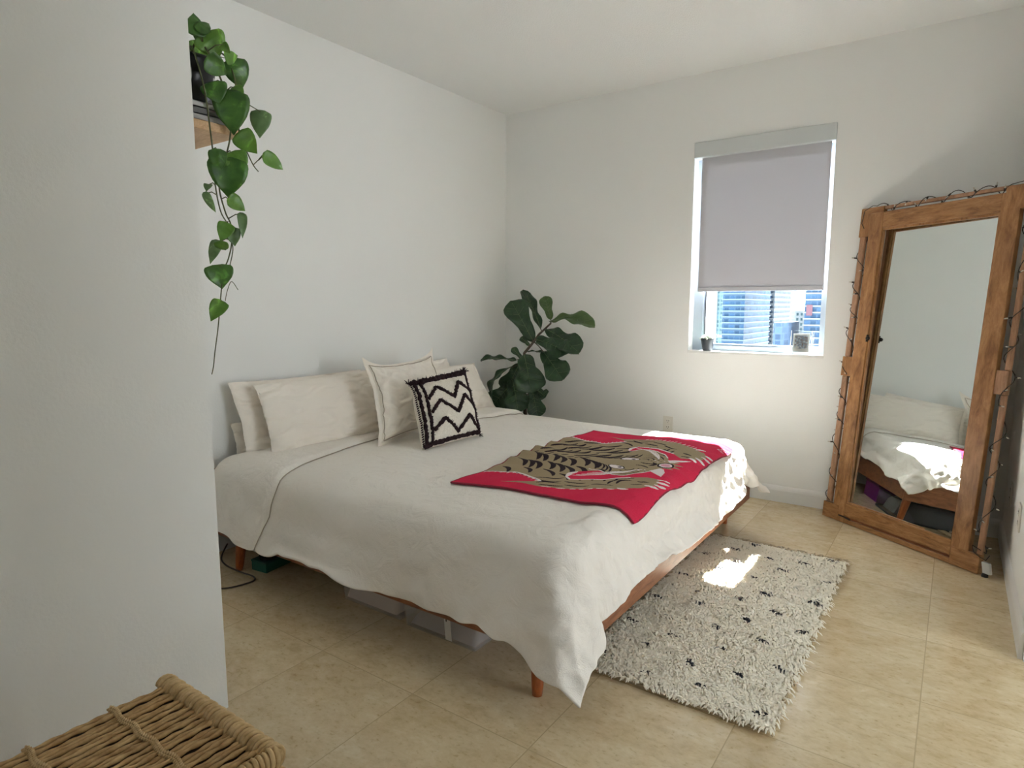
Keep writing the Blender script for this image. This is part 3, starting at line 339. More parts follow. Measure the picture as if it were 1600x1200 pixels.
# roller blind
bl = thing('roller_blind', 'pale grey roller blind pulled most of the way down over the window', 'blind', (1.95,.03,1.33))
def blindfab():
    t = NT('blind_fabric'); out = t.N['Material Output']; t.set(Base_Color=(.52,.515,.53,1), Roughness=.9)
    tl = t.n('BsdfTranslucent'); tl.inputs[0].default_value = (.55,.55,.60,1); mx = t.n('MixShader'); mx.inputs[0].default_value = .10
    t.bump(t.noise(t.mapping((1,1,1)), 500, 2), .15, .002)
    t.l(t.p.outputs[0], mx.inputs[1]); t.l(tl.outputs[0], mx.inputs[2]); t.l(mx.outputs[0], out.inputs[0]); return t.mat
M['blind'] = blindfab()
BX0, BX1 = 1.572, 2.345
m = MB(); m.box(BX0, BX1, .030, .033, 1.372, 2.24); m.build('blind_fabric', M['blind'], bl, smooth=False)
m = MB(); m.box(BX0, BX1, .022, .041, 1.345, 1.374); m.build('bottom_bar', M['blind'], bl, smooth=False, bevel=.004)
m = MB(); m.box(WX0+.001, WX1+.004, -.012, .080, 2.214, 2.309); m.build('cassette', plain('blind_cassette', (.60,.63,.63,1), .45), bl, smooth=False, bevel=.004)

# succulent on the sill
sp = thing('potted_succulent', 'small succulent in a dark grey pot at the left end of the window sill', 'plant', (1.650,.035,WZ0+.004))
c = (1.650,.035,WZ0+.004)
m = MB(); m.lathe([(.028,0),(.031,.003),(.044,.074),(.046,.082),(.041,.082),(.038,.070)], c, 28, cap=(True, True)); m.build('pot', plain('succulent_pot', (.045,.055,.065,1), .5), sp)
m = MB(); m.lathe([(.0385,.066),(.0385,.0695)], c, 20); m.build('soil', plain('soil', (.05,.035,.025,1), .95), sp, smooth=False)
m = MB()
for k in range(26):
    a = k*2.4; r = .012 + .0017*k; up = .055 - .0018*k; L = .030 + .0005*k
    b = Vector((c[0]+.3*r*math.cos(a), c[1]+.3*r*math.sin(a), c[2]+.070+up*.2)); d = Vector((math.cos(a)*(.3+k*.028), math.sin(a)*(.3+k*.028), .85-.024*k)).normalized()
    m.tube([b, b+d*L*.35, b+d*L*.7, b+d*L], [.004,.0085,.0072,.001], 6)
m.build('foliage', varied('succulent_green', (.55,.66,.50,1), (.78,.82,.72,1), ns=30), sp)

# photo in a clear frame
fr = thing('photo_frame', 'small clear acrylic photo frame leaning at the right end of the window sill', 'picture frame', (2.235,.03,WZ0+.004))
z0 = WZ0+.0045
def tilt(u, v, o):   # u across, v up, leaning back
    return Vector((2.178 + u*.985 + 0.0*v, .008 + .12*v + o + u*.12, z0 + v*.985 + .0*u))
def slab(m, u0, u1, v0, v1, o0, o1, mi=0):
    m.obox(tilt(u0, v0, o0), tilt(u1, v0, o0)-tilt(u0, v0, o0), Vector((0, o1-o0, 0)), tilt(u0, v1, o0)-tilt(u0, v0, o0), mi)
M['acrylic'] = thin_glass('acrylic', (.93,.95,.95,1))
m = MB(); slab(m, 0, .118, 0, .150, 0, .006); m.build('acrylic_sheet', M['acrylic'], fr, smooth=False)
m = MB(); slab(m, .012, .106, .014, .130, .007, .009); m.build('print', plain('print_paper', (.86,.84,.78,1), .7), fr, smooth=False)
t = NT('print_picture'); t.set(Roughness=.6); v = t.mapping((1,1,1)); f = t.noise(v, 70, 2, .5)
t.l(t.ramp(f, [(.34, (.16,.14,.14,1)), (.42, (.50,.40,.34,1)), (.50, (.28,.40,.52,1)), (.58, (.62,.68,.70,1)), (.7, (.85,.82,.75,1))]), t.p.inputs['Base Color'])
m = MB(); slab(m, .022, .096, .036, .118, .0055, .0068); m.build('picture', t.mat, fr, smooth=False)
m = MB(); slab(m, .010, .108, -.0002, .010, .009, .05); m.build('foot', M['acrylic'], fr, smooth=False)

# outlets
def outlet(loc, normal, label, w=.072, h=.115, face=True):
    n = Vector(normal); up = Vector((0,0,1)); s = up.cross(n)
    o = thing('wall_outlet', label, 'outlet', loc)
    L = Vector(loc)
    def slab(u0, u1, v0, v1, d0, d1, m): m.obox(L + s*u0 + up*v0 + n*d0, s*(u1-u0), up*(v1-v0), n*(d1-d0))
    m = MB(); slab(-w/2, w/2, -h/2, h/2, .0005, .006, m); m.build('cover_plate', M['outlet'], o, smooth=False, bevel=.002)
    for v in (.022, -.022):
        m = MB(); slab(-.0165, .0165, v-.014, v+.014, .006, .0085, m); sk = m.build('socket', M['outlet'], o, smooth=False, bevel=.003)
        m = MB(); slab(-.008, -.0055, v-.001, v+.008, .0085, .0092, m); slab(.0055, .008, v-.001, v+.008, .0085, .0092, m); slab(-.002, .002, v-.009, v-.005, .0085, .0092, m)
        m.build('slots', M['dark'], sk, base=L, smooth=False)
    return o
outlet((1.405,0,.424), (0,-1,0), 'white power outlet on the back wall just behind the bed')
outlet((XR,-.395,.345), (-1,0,0), 'cream power outlet on the right wall, the one hidden in shade behind the mirror')
outlet((XR,-.887,.366), (-1,0,0), 'pale power outlet on the right wall in front of the mirror')

# ------------------------------------------------------------------ the city outside
m = MB(); m.box(-900, 600, 20, 1200, -62, -60); struct('ground_outside', m, plain('city_ground', (.42,.44,.46,1), .9), smooth=False)
def facade(name, wall, glass, px, pz, wx, wz, rough=.5):
    """window grid of one facade: wall colour with panes of px by pz metres"""
    t = NT(name); tc = t.n('TexCoord'); sx = t.n('SeparateXYZ'); t.l(tc.outputs['Object'], sx.inputs[0])
    ad = t.n('Math', operation='ADD'); t.l(sx.outputs[0], ad.inputs[0]); t.l(sx.outputs[1], ad.inputs[1])
    def cell(o, p, w):
        d = t.n('Math', operation='DIVIDE'); t.l(o, d.inputs[0]); d.inputs[1].default_value = p
        f = t.n('Math', operation='FRACT'); t.l(d.outputs[0], f.inputs[0]); g = t.n('Math', operation='LESS_THAN'); t.l(f.outputs[0], g.inputs[0]); g.inputs[1].default_value = w
        fl = t.n('Math', operation='FLOOR'); t.l(d.outputs[0], fl.inputs[0]); return g.outputs[0], fl.outputs[0]
    a, ia = cell(ad.outputs[0], px, wx); b, ib = cell(sx.outputs[2], pz, wz)
    mu = t.n('Math', operation='MULTIPLY'); t.l(a, mu.inputs[0]); t.l(b, mu.inputs[1])
    cb = t.n('CombineXYZ'); t.l(ia, cb.inputs[0]); t.l(ib, cb.inputs[1]); wn = t.n('TexWhiteNoise'); t.l(cb.outputs[0], wn.inputs[0])
    gc = t.ramp(wn.outputs['Value'], [(0, tuple(x*.6 for x in glass[:3])+(1,)), (1, tuple(min(1, x*1.35) for x in glass[:3])+(1,))])
    mx = t.n('MixRGB'); t.l(mu.outputs[0], mx.inputs[0]); mx.inputs[1].default_value = wall; t.l(gc, mx.inputs[2])
    t.l(mx.outputs[0], t.p.inputs['Base Color']); t.set(Roughness=rough); t.p.inputs['Specular IOR Level'].default_value = .08; return t.mat
CX, CY = 3.029, -4.223
def tower(name, label, D, a0, a1, depth, top, wall, glass, px, pz, wx, wz, slab=None, fins=None, group=None):
    """tower whose face stands D metres away and spans the bearings a0..a1 (x per metre of y)"""
    x0, x1 = CX + a0*D, CX + a1*D; y0 = CY + D
    wall, glass = tuple(c*.27 for c in wall[:3])+(1,), tuple(c*.27 for c in glass[:3])+(1,)
    o = thing(name, label, 'building', ((x0+x1)/2, y0+depth/2, -60))
    m = MB(); m.box(x0, x1, y0, y0+depth, -60, top); m.build('body', facade(name+'_facade', wall, glass, px, pz, wx, wz), o, smooth=False)
    if slab:
        m = MB(); z = -60
        while z < min(top, 60):
            m.box(x0-.5, x1+.5, y0-.9, y0+depth+.5, z, z+slab[0]); z += slab[1]
        m.build('floor_slabs', plain(name+'_slab', tuple(c*.27 for c in slab[2][:3])+(1,), .7), o, smooth=False, recalc=False)
    if fins:
        m = MB(); x = x0
        while x <= x1:
            m.box(x-fins[0]/2, x+fins[0]/2, y0-.5, y0, -60, top); x += fins[1]
        m.build('fins', plain(name+'_fin', tuple(c*.27 for c in fins[2][:3])+(1,), .6), o, smooth=False, recalc=False)
    return o
tower('glass_tower', 'dark blue glass tower seen left of the white tower through the window', 380, -.302, -.2690, 60, 150, (.20,.34,.52,1), (.10,.24,.44,1), 3.2, 3.4, .8, .72, slab=(.8,3.4,(.36,.52,.70,1)))
tower('slim_tower', 'slim pale teal tower at the left edge of the window view', 520, -.3115, -.3025, 40, 200, (.42,.60,.64,1), (.25,.45,.52,1), 3.2, 3.4, .7, .6, fins=(1.2,5,(.55,.70,.72,1)))
tower('white_tower', 'white tower with rows of dark windows in the middle of the window view', 450, -.2685, -.2262, 50, 170, (.42,.46,.49,1), (.10,.16,.24,1), 3.1, 3.3, .72, .62, slab=(.3,3.3,(.50,.55,.58,1)))
tower('low_block', 'low slate blue block standing beside the white tower, its roof below eye level', 330, -.2255, -.2135, 40, -7, (.26,.38,.56,1), (.18,.30,.50,1), 3, 3.2, .8, .8)
tower('narrow_tower', 'narrow blue grey tower beyond the low slate block', 560, -.2150, -.2065, 30, 200, (.38,.50,.64,1), (.26,.40,.56,1), 3, 3.2, .5, .7, fins=(1.2,4,(.50,.60,.72,1)))
tower('white_grid_block', 'white apartment block with a grid of square windows under open sky', 600, -.2045, -.1835, 40, -3, (.50,.54,.55,1), (.13,.22,.25,1), 3.4, 4.4, .5, .55)
o = tower('balcony_tower', 'blue tower with white balcony bands at the right of the window view', 350, -.1840, -.1500, 50, 150, (.22,.36,.56,1), (.14,.28,.48,1), 3.1, 3.2, .8, .75, slab=(.7,3.2,(.62,.72,.84,1)))
m = MB(); m.box(CX-.181*350, CX-.173*350, CY+350-1.6, CY+350-1.2, -3.6, 1.8); m.build('red_panel', plain('red_panel', (.10,.04,.05,1), .7), o, base=o.location, smooth=False)

# ------------------------------------------------------------------ bed
bed = thing('platform_bed', 'low walnut platform bed on short tapered legs against the left wall', 'bed', (1.09,-1.61,0))
RZ0, RZ1 = .158, .285
m = MB(); m.box(2.092, 2.124, -2.640, -.578, RZ0, RZ1); m.build('foot_rail', M['rail'], bed, smooth=False, bevel=.004)
for y0, y1 in ((-2.640,-2.610), (-.608,-.578)):
    m = MB(); m.box(.04, 2.092, y0, y1, RZ0, RZ1); m.build('side_rail', M['walnut'], bed, smooth=False, bevel=.004)
m = MB(); m.box(.02, .05, -2.610, -.608, RZ0, .44); m.build('head_rail', M['walnut'], bed, smooth=False, bevel=.004)
m = MB()
for k in range(14): m.box(.06+k*.147, .06+k*.147+.09, -2.608, -.61, .222, .238)
m.build('slats', M['walnut'], bed, smooth=False, recalc=False)
def leg(x, y, dx, dy):
    m = MB(); n = 20; P = []; R = []
    for i in range(9):
        t = i/8; P.append((x+dx*t, y+dy*t, .222*(1-t))); R.append(.029-.011*t)
    R[-1] *= .9
    m.tube(P, R, n); return m.build('leg', M['legwood'], bed)
leg(1.985,-2.585,.013,-.03); leg(.315,-2.585,-.012,-.025); leg(1.985,-.645,.013,.03); leg(.315,-.645,-.012,.025)
m = MB(); m.box(.035, 2.072, -2.590, -.628, .239, .462)
mt = m.build('mattress', M['mattress'], None, base=(1.05,-1.61,.239), bevel=.05, bseg=5)
tag(mt, 'thick pale mattress lying on the bed under the white duvet', 'mattress')

# duvet: cloth laid over the bed (relaxed drape, half millimetre steps)
DNX, DNY = 169, 193
D0 = np.array(DUVET_MM, float).reshape(49, 43, 3)/1000.
def refine(a, n, axis):
    """smooth (Catmull-Rom) resampling of the drape along one axis"""
    a = np.moveaxis(a, axis, 0); m_ = len(a); t = np.linspace(0, m_-1, n); i = np.clip(t.astype(int), 0, m_-2); f = (t-i)[:, None, None]
    p0, p1, p2, p3 = a[np.maximum(i-1, 0)], a[i], a[i+1], a[np.minimum(i+2, m_-1)]
    return np.moveaxis(.5*(2*p1+(p2-p0)*f+(2*p0-5*p1+4*p2-p3)*f**2+(3*p1-p0-3*p2+p3)*f**3), 0, axis)
DG = refine(refine(D0, DNY, 0), DNX, 1)          # [row across the bed][column along it]
# the near foot corner is pulled out a little
jj, ii = np.meshgrid(np.arange(DNY), np.arange(DNX), indexing='ij')
near_ = np.clip((.46-DG[..., 2])/.24, 0, 1)*(DG[..., 1] < -2.56)*np.clip((2.10-DG[..., 0])/.1, 0, 1)
DG[..., 2] -= near_*(.022+.045*np.clip((DG[..., 0]-1.5)/.45, 0, 1))
ft = np.clip((.44-DG[..., 2])/.15, 0, 1)*np.clip((DG[..., 0]-2.06)/.06, 0, 1)*np.exp(-((DG[..., 1]+2.50)/.14)**2)
DG[..., 2] -= .075*ft; DG[..., 0] += .035*ft
w = np.clip((ii-132)/34., 0, 1)*np.clip((28-jj)/28., 0, 1); w = w*w
DG[..., 0] += .055*w; DG[..., 2] -= .012*w; DG[..., 1] -= .01*w
def normals(G):
    du = np.gradient(G, axis=1); dv = np.gradient(G, axis=0); n = np.cross(du, dv); return n/np.maximum(np.linalg.norm(n, axis=2, keepdims=True), 1e-9)
DN = normals(DG)
# fine creases: a gathered foot end, faint ripples along the top
for j in range(DNY):
    for i in range(DNX):
        p = DG[j, i]; x, y, z = p
        foot = max(0, min(1, (x-1.99)/.09)); top = 1 if z > .485 else 0; hang = max(0, min(1, (.47-z)/.1))*(1-foot)
        wv = noise.noise(Vector((x*3, y*3, z*3)))
        q = Vector((x*4, y*17+2.5*wv, z*9+2*wv)); r = 0
        if foot: r += foot*.62*(.013*max(0, 1-abs(noise.noise(q))*3.2)**1.5+.009*max(0, 1-abs(noise.noise(Vector((q.x*2, y*13+z*19, z*15-y*8))))*3.2)**1.5+.006*max(0, 1-abs(noise.noise(Vector((x*3, y*7-z*9+4, z*30+3*wv))))*3)**1.5-.004)
        if top: r += .0035*noise.noise(Vector((x*19+3*wv, y*4.0, 5)))*min(1, max(.25, (x-.9)))+.0008*noise.noise(Vector((x*33+2*wv, y*7, 2)))
        if hang: r += hang*(.006*noise.noise(Vector((x*9+wv, y*3, z*3.5)))+.0012*noise.noise(Vector((x*17+z*7, 2, z*8-x*5))))
        cr = max(0, 1-math.hypot(x-2.13, y+2.66)/.5)          # folds running down to the hanging corner
        if cr: r += cr*.012*(.35-abs(noise.noise(Vector(((x-2.05)*13-(y+2.6)*13, z*2.5, 8)))))
        DG[j, i] += DN[j, i]*r
DN = normals(DG)
if DN[DNY//2, DNX//2, 2] < 0: DN = -DN
me = bpy.data.meshes.new('duvet')
base = Vector((1.2,-1.62,.49))
me.from_pydata([tuple(v) for v in (DG.reshape(-1, 3)-np.array(base))], [], [(j*DNX+i, j*DNX+i+1, (j+1)*DNX+i+1, (j+1)*DNX+i) for j in range(DNY-1) for i in range(DNX-1)])
me.materials.append(M['duvet'])
duv = finish('duvet', me, None, base)
tag(duv, 'white linen duvet spread over the bed, its corners hanging past the foot', 'duvet')
md = duv.modifiers.new('loft', 'SOLIDIFY'); md.thickness = .011; md.offset = -1; md.use_rim = True
md = duv.modifiers.new('smooth', 'SUBSURF'); md.levels = md.render_levels = 1
DTH = .0005
bvh = BVHTree.FromPolygons([tuple(p) for p in (DG + DN*DTH).reshape(-1, 3)], [(j*DNX+i, j*DNX+i+1, (j+1)*DNX+i+1, (j+1)*DNX+i) for j in range(DNY-1) for i in range(DNX-1)])
def top_z(x, y, dflt=.5):
    h = bvh.ray_cast(Vector((x, y, 2)), Vector((0,0,-1)))
    return h[0].z if h[0] else dflt

# turned-back top edge of the duvet: a second layer towards the pillows
def dsample(j, fi):
    i0 = int(min(max(math.floor(fi), 0), DNX-2)); f = fi-i0
    return Vector(DG[j, i0]*(1-f)+DG[j, i0+1]*f), Vector(DN[j, i0]*(1-f)+DN[j, i0+1]*f)
seamY = [-2.72,-2.64,-2.51,-2.40,-2.16,-1.82,-1.5,-.97,-.79,-.6,-.5]; seamX = [.66,.655,.605,.56,.505,.43,.44,.56,.575,.60,.60]
rows = []; NT_ = 30
for j in range(0, DNY, 2):
    y = float(DG[j, 32, 1]); hang = max(0, .47-float(DG[j, 32, 2]))
    xb = float(np.interp(y, seamY, seamX)) - hang*.28 + .006*math.sin(y*17)
    col = DG[j, :, 0]; ib = float(np.interp(xb, col[:80], np.arange(80))); ia = float(np.interp(.16, col[:80], np.arange(80)))
    row = []
    for kx in range(NT_):
        t = kx/(NT_-1); p, n = dsample(j, ia+(ib-ia)*t)
        e = DTH+.004+.021*(1-(1-min(1, (1-t)*7))**2)**.5*(1-.45*(1-t)) + .004*noise.noise(p*9)
        if kx == NT_-1: e = DTH+.001
        row.append(p+n*e)
    rows.append(row)
m = MB(); m.grid(rows); fo = m.build('turned_back_edge', M['duvet'], duv, recalc=False)
md = fo.modifiers.new('smooth', 'SUBSURF'); md.levels = md.render_levels = 1
m = MB(); m.tube([r[-1]+Vector((.001,0,.002)) for r in rows], .0022, 6); m.build('fold_shadow_line', M['piping'], duv)  # grey tube standing in for the shadow line along the folded edge

# ------------------------------------------------------------------ pillows
def pillow(name, label, BL, BR, TL, TR, tf, tb, mat, flange=.0, conc=.05, N=60, seed=1, wr=.008, cat='pillow', group=None, ears=0, pip=None, pw=None):
    BL, BR, TL, TR = map(Vector, (BL, BR, TL, TR))
    c = (BL+BR+TL+TR)/4; nrm = ((BR-BL)+(TR-TL)).cross((TL-BL)+(TR-BR)).normalized()
    if nrm.x < 0: nrm = -nrm
    a = 1-flange
    def surf(u, v, side, lift=0):
        uu = u*(1-conc*(1-v*v)); vv = v*(1-conc*(1-u*u))
        s, t = (uu+1)/2, (vv+1)/2
        p = BL*(1-s)*(1-t)+BR*s*(1-t)+TL*(1-s)*t+TR*s*t
        fu = max(0, 1-(abs(u)/a)**2.6) if abs(u) < a else 0; fv = max(0, 1-(abs(v)/a)**2.6) if abs(v) < a else 0
        pr = (fu*fv)**.52
        q = Vector((u*2.2+seed*7, v*1.6+seed*3, side))
        ws = noise.fractal(Vector((q.x*1.1+1.3*noise.noise(q), q.y*2.6+1.1*noise.noise(q*1.7), side+seed)), .9, 2.0, 4)
        edge = 1-pr
        pull = ears*(abs(u)*abs(v))**5
        d = (tf if side > 0 else -tb)*pr*(1-.22*v) + side*wr*1.5*ws*(.25+1.0*pr*(1-pr)*2.2+.35*pr)
        if flange and pr == 0: d = side*.0015 + .006*noise.noise(Vector((u*4+seed, v*4, seed)))
        d += .012*edge*noise.noise(Vector((u*1.7+seed*5, v*1.7, 3.1)))
        return p + nrm*(d+lift*side) + (TL-BL).normalized()*pull*(1 if v > 0 else .2)
    us = [math.sin(math.pi/2*(-1+2*i/N))*.35+(-1+2*i/N)*.65 for i in range(N+1)]
    base = c - Vector((0,0,(TL-BL).length/2))
    o = MB()
    o.grid([[surf(u, v, 1) for u in us] for v in us]); o.grid([[surf(u, v, -1) for u in us] for v in us], flip=True)
    ob = o.build(name, mat, None, base=base, recalc=False)
    bm = bmesh.new(); bm.from_mesh(ob.data); bmesh.ops.remove_doubles(bm, verts=bm.verts, dist=.0031 if flange else .0005); bmesh.ops.recalc_face_normals(bm, faces=bm.faces); bm.to_mesh(ob.data); bm.free()
    for p in ob.data.polygons: p.use_smooth = True
    md = ob.modifiers.new('smooth', 'SUBSURF'); md.levels = md.render_levels = 1
    tag(ob, label, cat, group)
    if pip:
        q = MB(); L = []; e = pip
        seq = [(-e+2*e*k/30, -e) for k in range(31)]+[(e, -e+2*e*k/30) for k in range(1, 31)]+[(e-2*e*k/30, e) for k in range(1, 31)]+[(-e, e-2*e*k/30) for k in range(1, 31)]
        q.tube([surf(u, v, 1, .0025) for u, v in seq], .0026, 6, cap=False); q.build('piping', M['piping'], ob)
    return ob, surf, nrm
pil = {}
G = 'white linen pillows at the head of the bed'
pil[1] = pillow('pillow', 'white pillow corner lowest against the wall, under the left pillows', (.085,-2.46,.475),(.085,-1.9,.475),(.035,-2.455,.655),(.035,-1.9,.655), .03, .02, M['pillow'], conc=.03, seed=2, wr=.004, group=G)
pil[2] = pillow('pillow', 'white linen pillow at the left end, standing behind the large left pillow', (.175,-2.462,.492),(.175,-1.60,.492),(.062,-2.480,.868),(.062,-1.60,.868), .040, .03, M['pillow'], conc=.045, seed=5, wr=.010, group=G)
pil[3] = pillow('pillow', 'large white king pillow in front at the left end of the bed', (.330,-2.420,.502),(.330,-1.53,.502),(.150,-2.392,.852),(.150,-1.50,.878), .075, .035, M['pillow'], conc=.045, seed=8, wr=.013, group=G)
pil[4] = pillow('pillow', 'white linen pillow at the right end, the upper one behind the front pillow', (.150,-1.48,.50),(.150,-.60,.50),(.050,-1.50,.865),(.050,-.80,.880), .05, .03, M['pillow'], conc=.045, seed=12, wr=.008, group=G)
pil[5] = pillow('pillow', 'white flanged pillow in front at the right end, beside the fiddle leaf fig', (.300,-1.40,.505),(.285,-.505,.500),(.150,-1.42,.850),(.165,-.625,.838), .07, .05, M['pillow'], flange=.055, conc=.04, seed=15, wr=.009, group=G)
pil[6] = pillow('square_pillow', 'large square cream sham with a grey piped edge and pointed ears, leaning in the middle', (.610,-1.985,.515),(.560,-1.36,.515),(.395,-1.885,.935),(.360,-1.275,.955), .085, .06, M['sham'], flange=.07, conc=.115, seed=21, wr=.014, ears=.045, pip=.90)
# black and cream chevron cushion
ch, cs, cn = pillow('chevron_cushion', 'cream square cushion with shaggy dark zigzags and border, leaning on the square sham', (.885,-1.955,.532),(.885,-1.490,.532),(.640,-1.790,.838),(.630,-1.312,.862), .062, .05, M['wool'], conc=.035, seed=31, wr=.004, cat='cushion')
def fur_line(q, pts, r, lift=.003, j=.0022):
    P = []
    for (u0, v0), (u1, v1) in zip(pts, pts[1:]):
        n = max(3, int(math.hypot(u1-u0, v1-v0)*34))
        P += [cs(u0+(u1-u0)*k/n, v0+(v1-v0)*k/n, 1, lift) for k in range(n)]
    P.append(cs(*pts[-1], 1, lift))
    q.tube([p+Vector([random.uniform(-j, j) for _ in range(3)]) for p in P], [r*random.uniform(.72, 1.25) for _ in P], 7)
    for p in P:                                     # loose ends of the pile
        for _ in range(2):
            d = (cn + Vector([random.uniform(-1, 1) for _ in range(3)])*.9).normalized()
            q.tube([p, p+d*r*1.0, p+d*r*random.uniform(1.3, 1.9)], [.0022,.0018,.0005], 4)
q = MB()
for z in ([(-.68,.29),(-.33,.63),(.16,.16),(.5,.64),(.97,.23)], [(-.68,-.13),(-.34,.17),(.16,-.32),(.57,.17),(.97,-.27)], [(-.70,-.64),(-.34,-.40),(.08,-.83),(.56,-.47),(.94,-.88)]): fur_line(q, z, .0095)
q.build('zigzags', M['tuft'], ch)
q = MB(); fur_line(q, [(-.96,.93),(.95,.93)], .0175, .003, .003); fur_line(q, [(-.97,-.95),(.96,-.95)], .012); fur_line(q, [(.965,.93),(.97,-.95)], .0085)
fur_line(q, [(-.89,.93),(-.90,-.95)], .0095); fur_line(q, [(-.73,.93),(-.745,-.93)], .0085); q.build('border', M['tuft'], ch)
q = MB()
for k in range(30):
    v = -.93+k*.063; q.tube([cs(-.985, v, 1, .002), cs(-.955, v+.014, 1, .003)], .0036, 6)
q.build('edge_stitches', M['tuft'], ch)
for uv, s in (((.985,.985), 9), ((.99,-.985), 4), ((-.99,.985), 4)):
    b = cs(*uv, 1); q = MB()
    for k in range(s):
        d = (Vector((0,.5*uv[0],.6*uv[1]+.1)) + Vector([random.uniform(-.6, .6) for _ in range(3)])).normalized()
        q.tube([b, b+d*.017, b+d*.034+Vector((0,0,-.003))], [.003,.0025,.0015], 5)
    q.build('tassel', M['tuft'], ch)

# ------------------------------------------------------------------ tiger throw
NS, NT2 = 300, 440
BLc = {(0,0): (1.366,-2.295), (0,1): (1.335,-.995), (1,0): (2.105,-2.150), (1,1): (2.090,-.835)}
S, T = np.meshgrid((np.arange(NS)+.5)/NS, (np.arange(NT2)+.5)/NT2, indexing='ij')
LS, LT = .75, 1.31
mat_i = np.zeros((NS, NT2), np.int32)                # 0 red 1 tan 2 black 3 white 4 pink
def poly(pts, mi):
    ins = np.zeros(S.shape, bool); n = len(pts)
    for k in range(n):
        (a, b), (c, d) = pts[k], pts[(k+1) % n]
        if b == d: continue
        cond = ((b > T) != (d > T)) & (S < (c-a)*(T-b)/(d-b)+a); ins ^= cond
    mat_i[ins] = mi
def stroke(pts, w, mi, taper=True, clip=None):
    pts = [(p[0]*LS, p[1]*LT) for p in pts]; best = np.full(S.shape, 9.); X, Y = S*LS, T*LT
    L = [0]
    for p, q_ in zip(pts, pts[1:]): L.append(L[-1]+math.hypot(q_[0]-p[0], q_[1]-p[1]))
    hit = np.zeros(S.shape, bool)
    for k in range(len(pts)-1):
        (x0, y0), (x1, y1) = pts[k], pts[k+1]; dx, dy = x1-x0, y1-y0; l2 = dx*dx+dy*dy+1e-12
        t = np.clip(((X-x0)*dx+(Y-y0)*dy)/l2, 0, 1); d = np.hypot(X-x0-t*dx, Y-y0-t*dy)
        g = (L[k]+t*math.sqrt(l2))/L[-1]; ww = w*(np.sin(np.pi*np.clip(g*.9+.1, 0, 1))**.6 if taper else 1)
        hit |= d < ww
    if clip is not None: hit &= np.isin(mat_i, clip)
    mat_i[hit] = mi
def arc(p0, p1, bend, n=8):
    (a, b), (c, d) = p0, p1; o = []
    for k in range(n+1):
        t = k/n; s = 4*t*(1-t)*bend; o.append((a+(c-a)*t+s*(d-b), b+(d-b)*t-s*(c-a)*.6))
    return o
near = [(0,.165),(.09,.175),(.17,.182),(.26,.165),(.33,.145),(.40,.115)]
wisp = [(.34,.088),(.22,.056),(.32,.064),(.40,.070)]
leg_o = [(.455,.064),(.53,.075),(.60,.087),(.71,.125),(.80,.160),(.85,.182)]
paw = [(.89,.20),(.93,.235),(.945,.27),(.935,.31),(.90,.335),(.85,.337)]
leg_i = [(.77,.305),(.70,.275),(.60,.225),(.51,.193),(.465,.222),(.452,.26),(.47,.30),(.53,.33)]
mir = lambda L: [(s, .955-t) for s, t in L]
fnear = near+wisp+leg_o+paw+leg_i
far = [(0,.79),(.09,.765),(.17,.746),(.28,.757),(.34,.79),(.37,.82)]
fwisp = [(.31,.862),(.20,.895),(.31,.885),(.383,.892)]
fleg_o = [(.45,.905),(.525,.914),(.61,.893),(.69,.869),(.795,.830),(.86,.803)]
fpaw = [(.92,.785),(.955,.755),(.962,.715),(.945,.680),(.91,.655),(.853,.650)]
fleg_i = [(.78,.690),(.716,.717),(.64,.742),(.573,.757),(.51,.745),(.488,.715),(.50,.68),(.53,.64)]
body = fnear + [(.60,.36),(.60,.62)] + (far+fwisp+fleg_o+fpaw+fleg_i)[::-1]
poly(body, 1)
head = [(.44,.33),(.50,.345),(.56,.350),(.61,.330),(.66,.318),(.72,.322),(.78,.370),(.83,.440),(.86,.500),(.83,.560),(.79,.615),(.74,.665),(.68,.700),(.61,.720),(.56,.715),(.51,.675),(.44,.67)]
chin = [(.80,.43),(.86,.445),(.845,.46),(.90,.472),(.87,.487),(.925,.505),(.875,.515),(.92,.54),(.865,.54),(.89,.565),(.80,.57)]
poly(chin, 1); poly(head, 1)
# white toothed outlines along the flanks and legs
def teeth(L, w, step, inward, size):
    stroke(L, w, 3, False)
    for (a, b), (c, d) in zip(L, L[1:]):
        n = max(1, int(math.hypot((c-a)*LS, (d-b)*LT)/step))
        for k in range(n):
            t = (k+.5)/n; s0, t0 = a+(c-a)*t, b+(d-b)*t; poly([(s0-.006, t0-.001), (s0+.006, t0), (s0-.006, t0+inward*size)], 3)
teeth(near, .0055, .022, -1, .018); teeth(far, .0055, .020, 1, .018)
for a, b in zip(near[2:], near[3:]): stroke([a, b], .0075, 3, False)
for k in range(5): stroke([(.20+k*.04, .173-k*.011), (.215+k*.04, .168-k*.011)], .0028, 2, False)
def dashes(L, w, gap):
    for (a, b), (c, d) in zip(L, L[1:]):
        n = max(1, int(math.hypot((c-a)*LS, (d-b)*LT)/gap))
        for k in range(n): stroke([(a+(c-a)*(k+.1)/n, b+(d-b)*(k+.1)/n), (a+(c-a)*(k+.75)/n, b+(d-b)*(k+.75)/n)], w, 3)
dashes(leg_o, .004, .03); 
for k in range(14):
    t = k/13; a = np.interp(t, np.linspace(0, 1, len(fleg_o)), [p[0] for p in fleg_o]); b = np.interp(t, np.linspace(0, 1, len(fleg_o)), [p[1] for p in fleg_o])
    stroke([(a, b-.004), (a+.012, b+.018)], .0035, 3)
stroke(leg_i[:5], .0052, 3, False); stroke(leg_i[4:7], .010, 3); stroke(fleg_i[:5], .0052, 3, False); stroke(fleg_i[4:7], .009, 3)
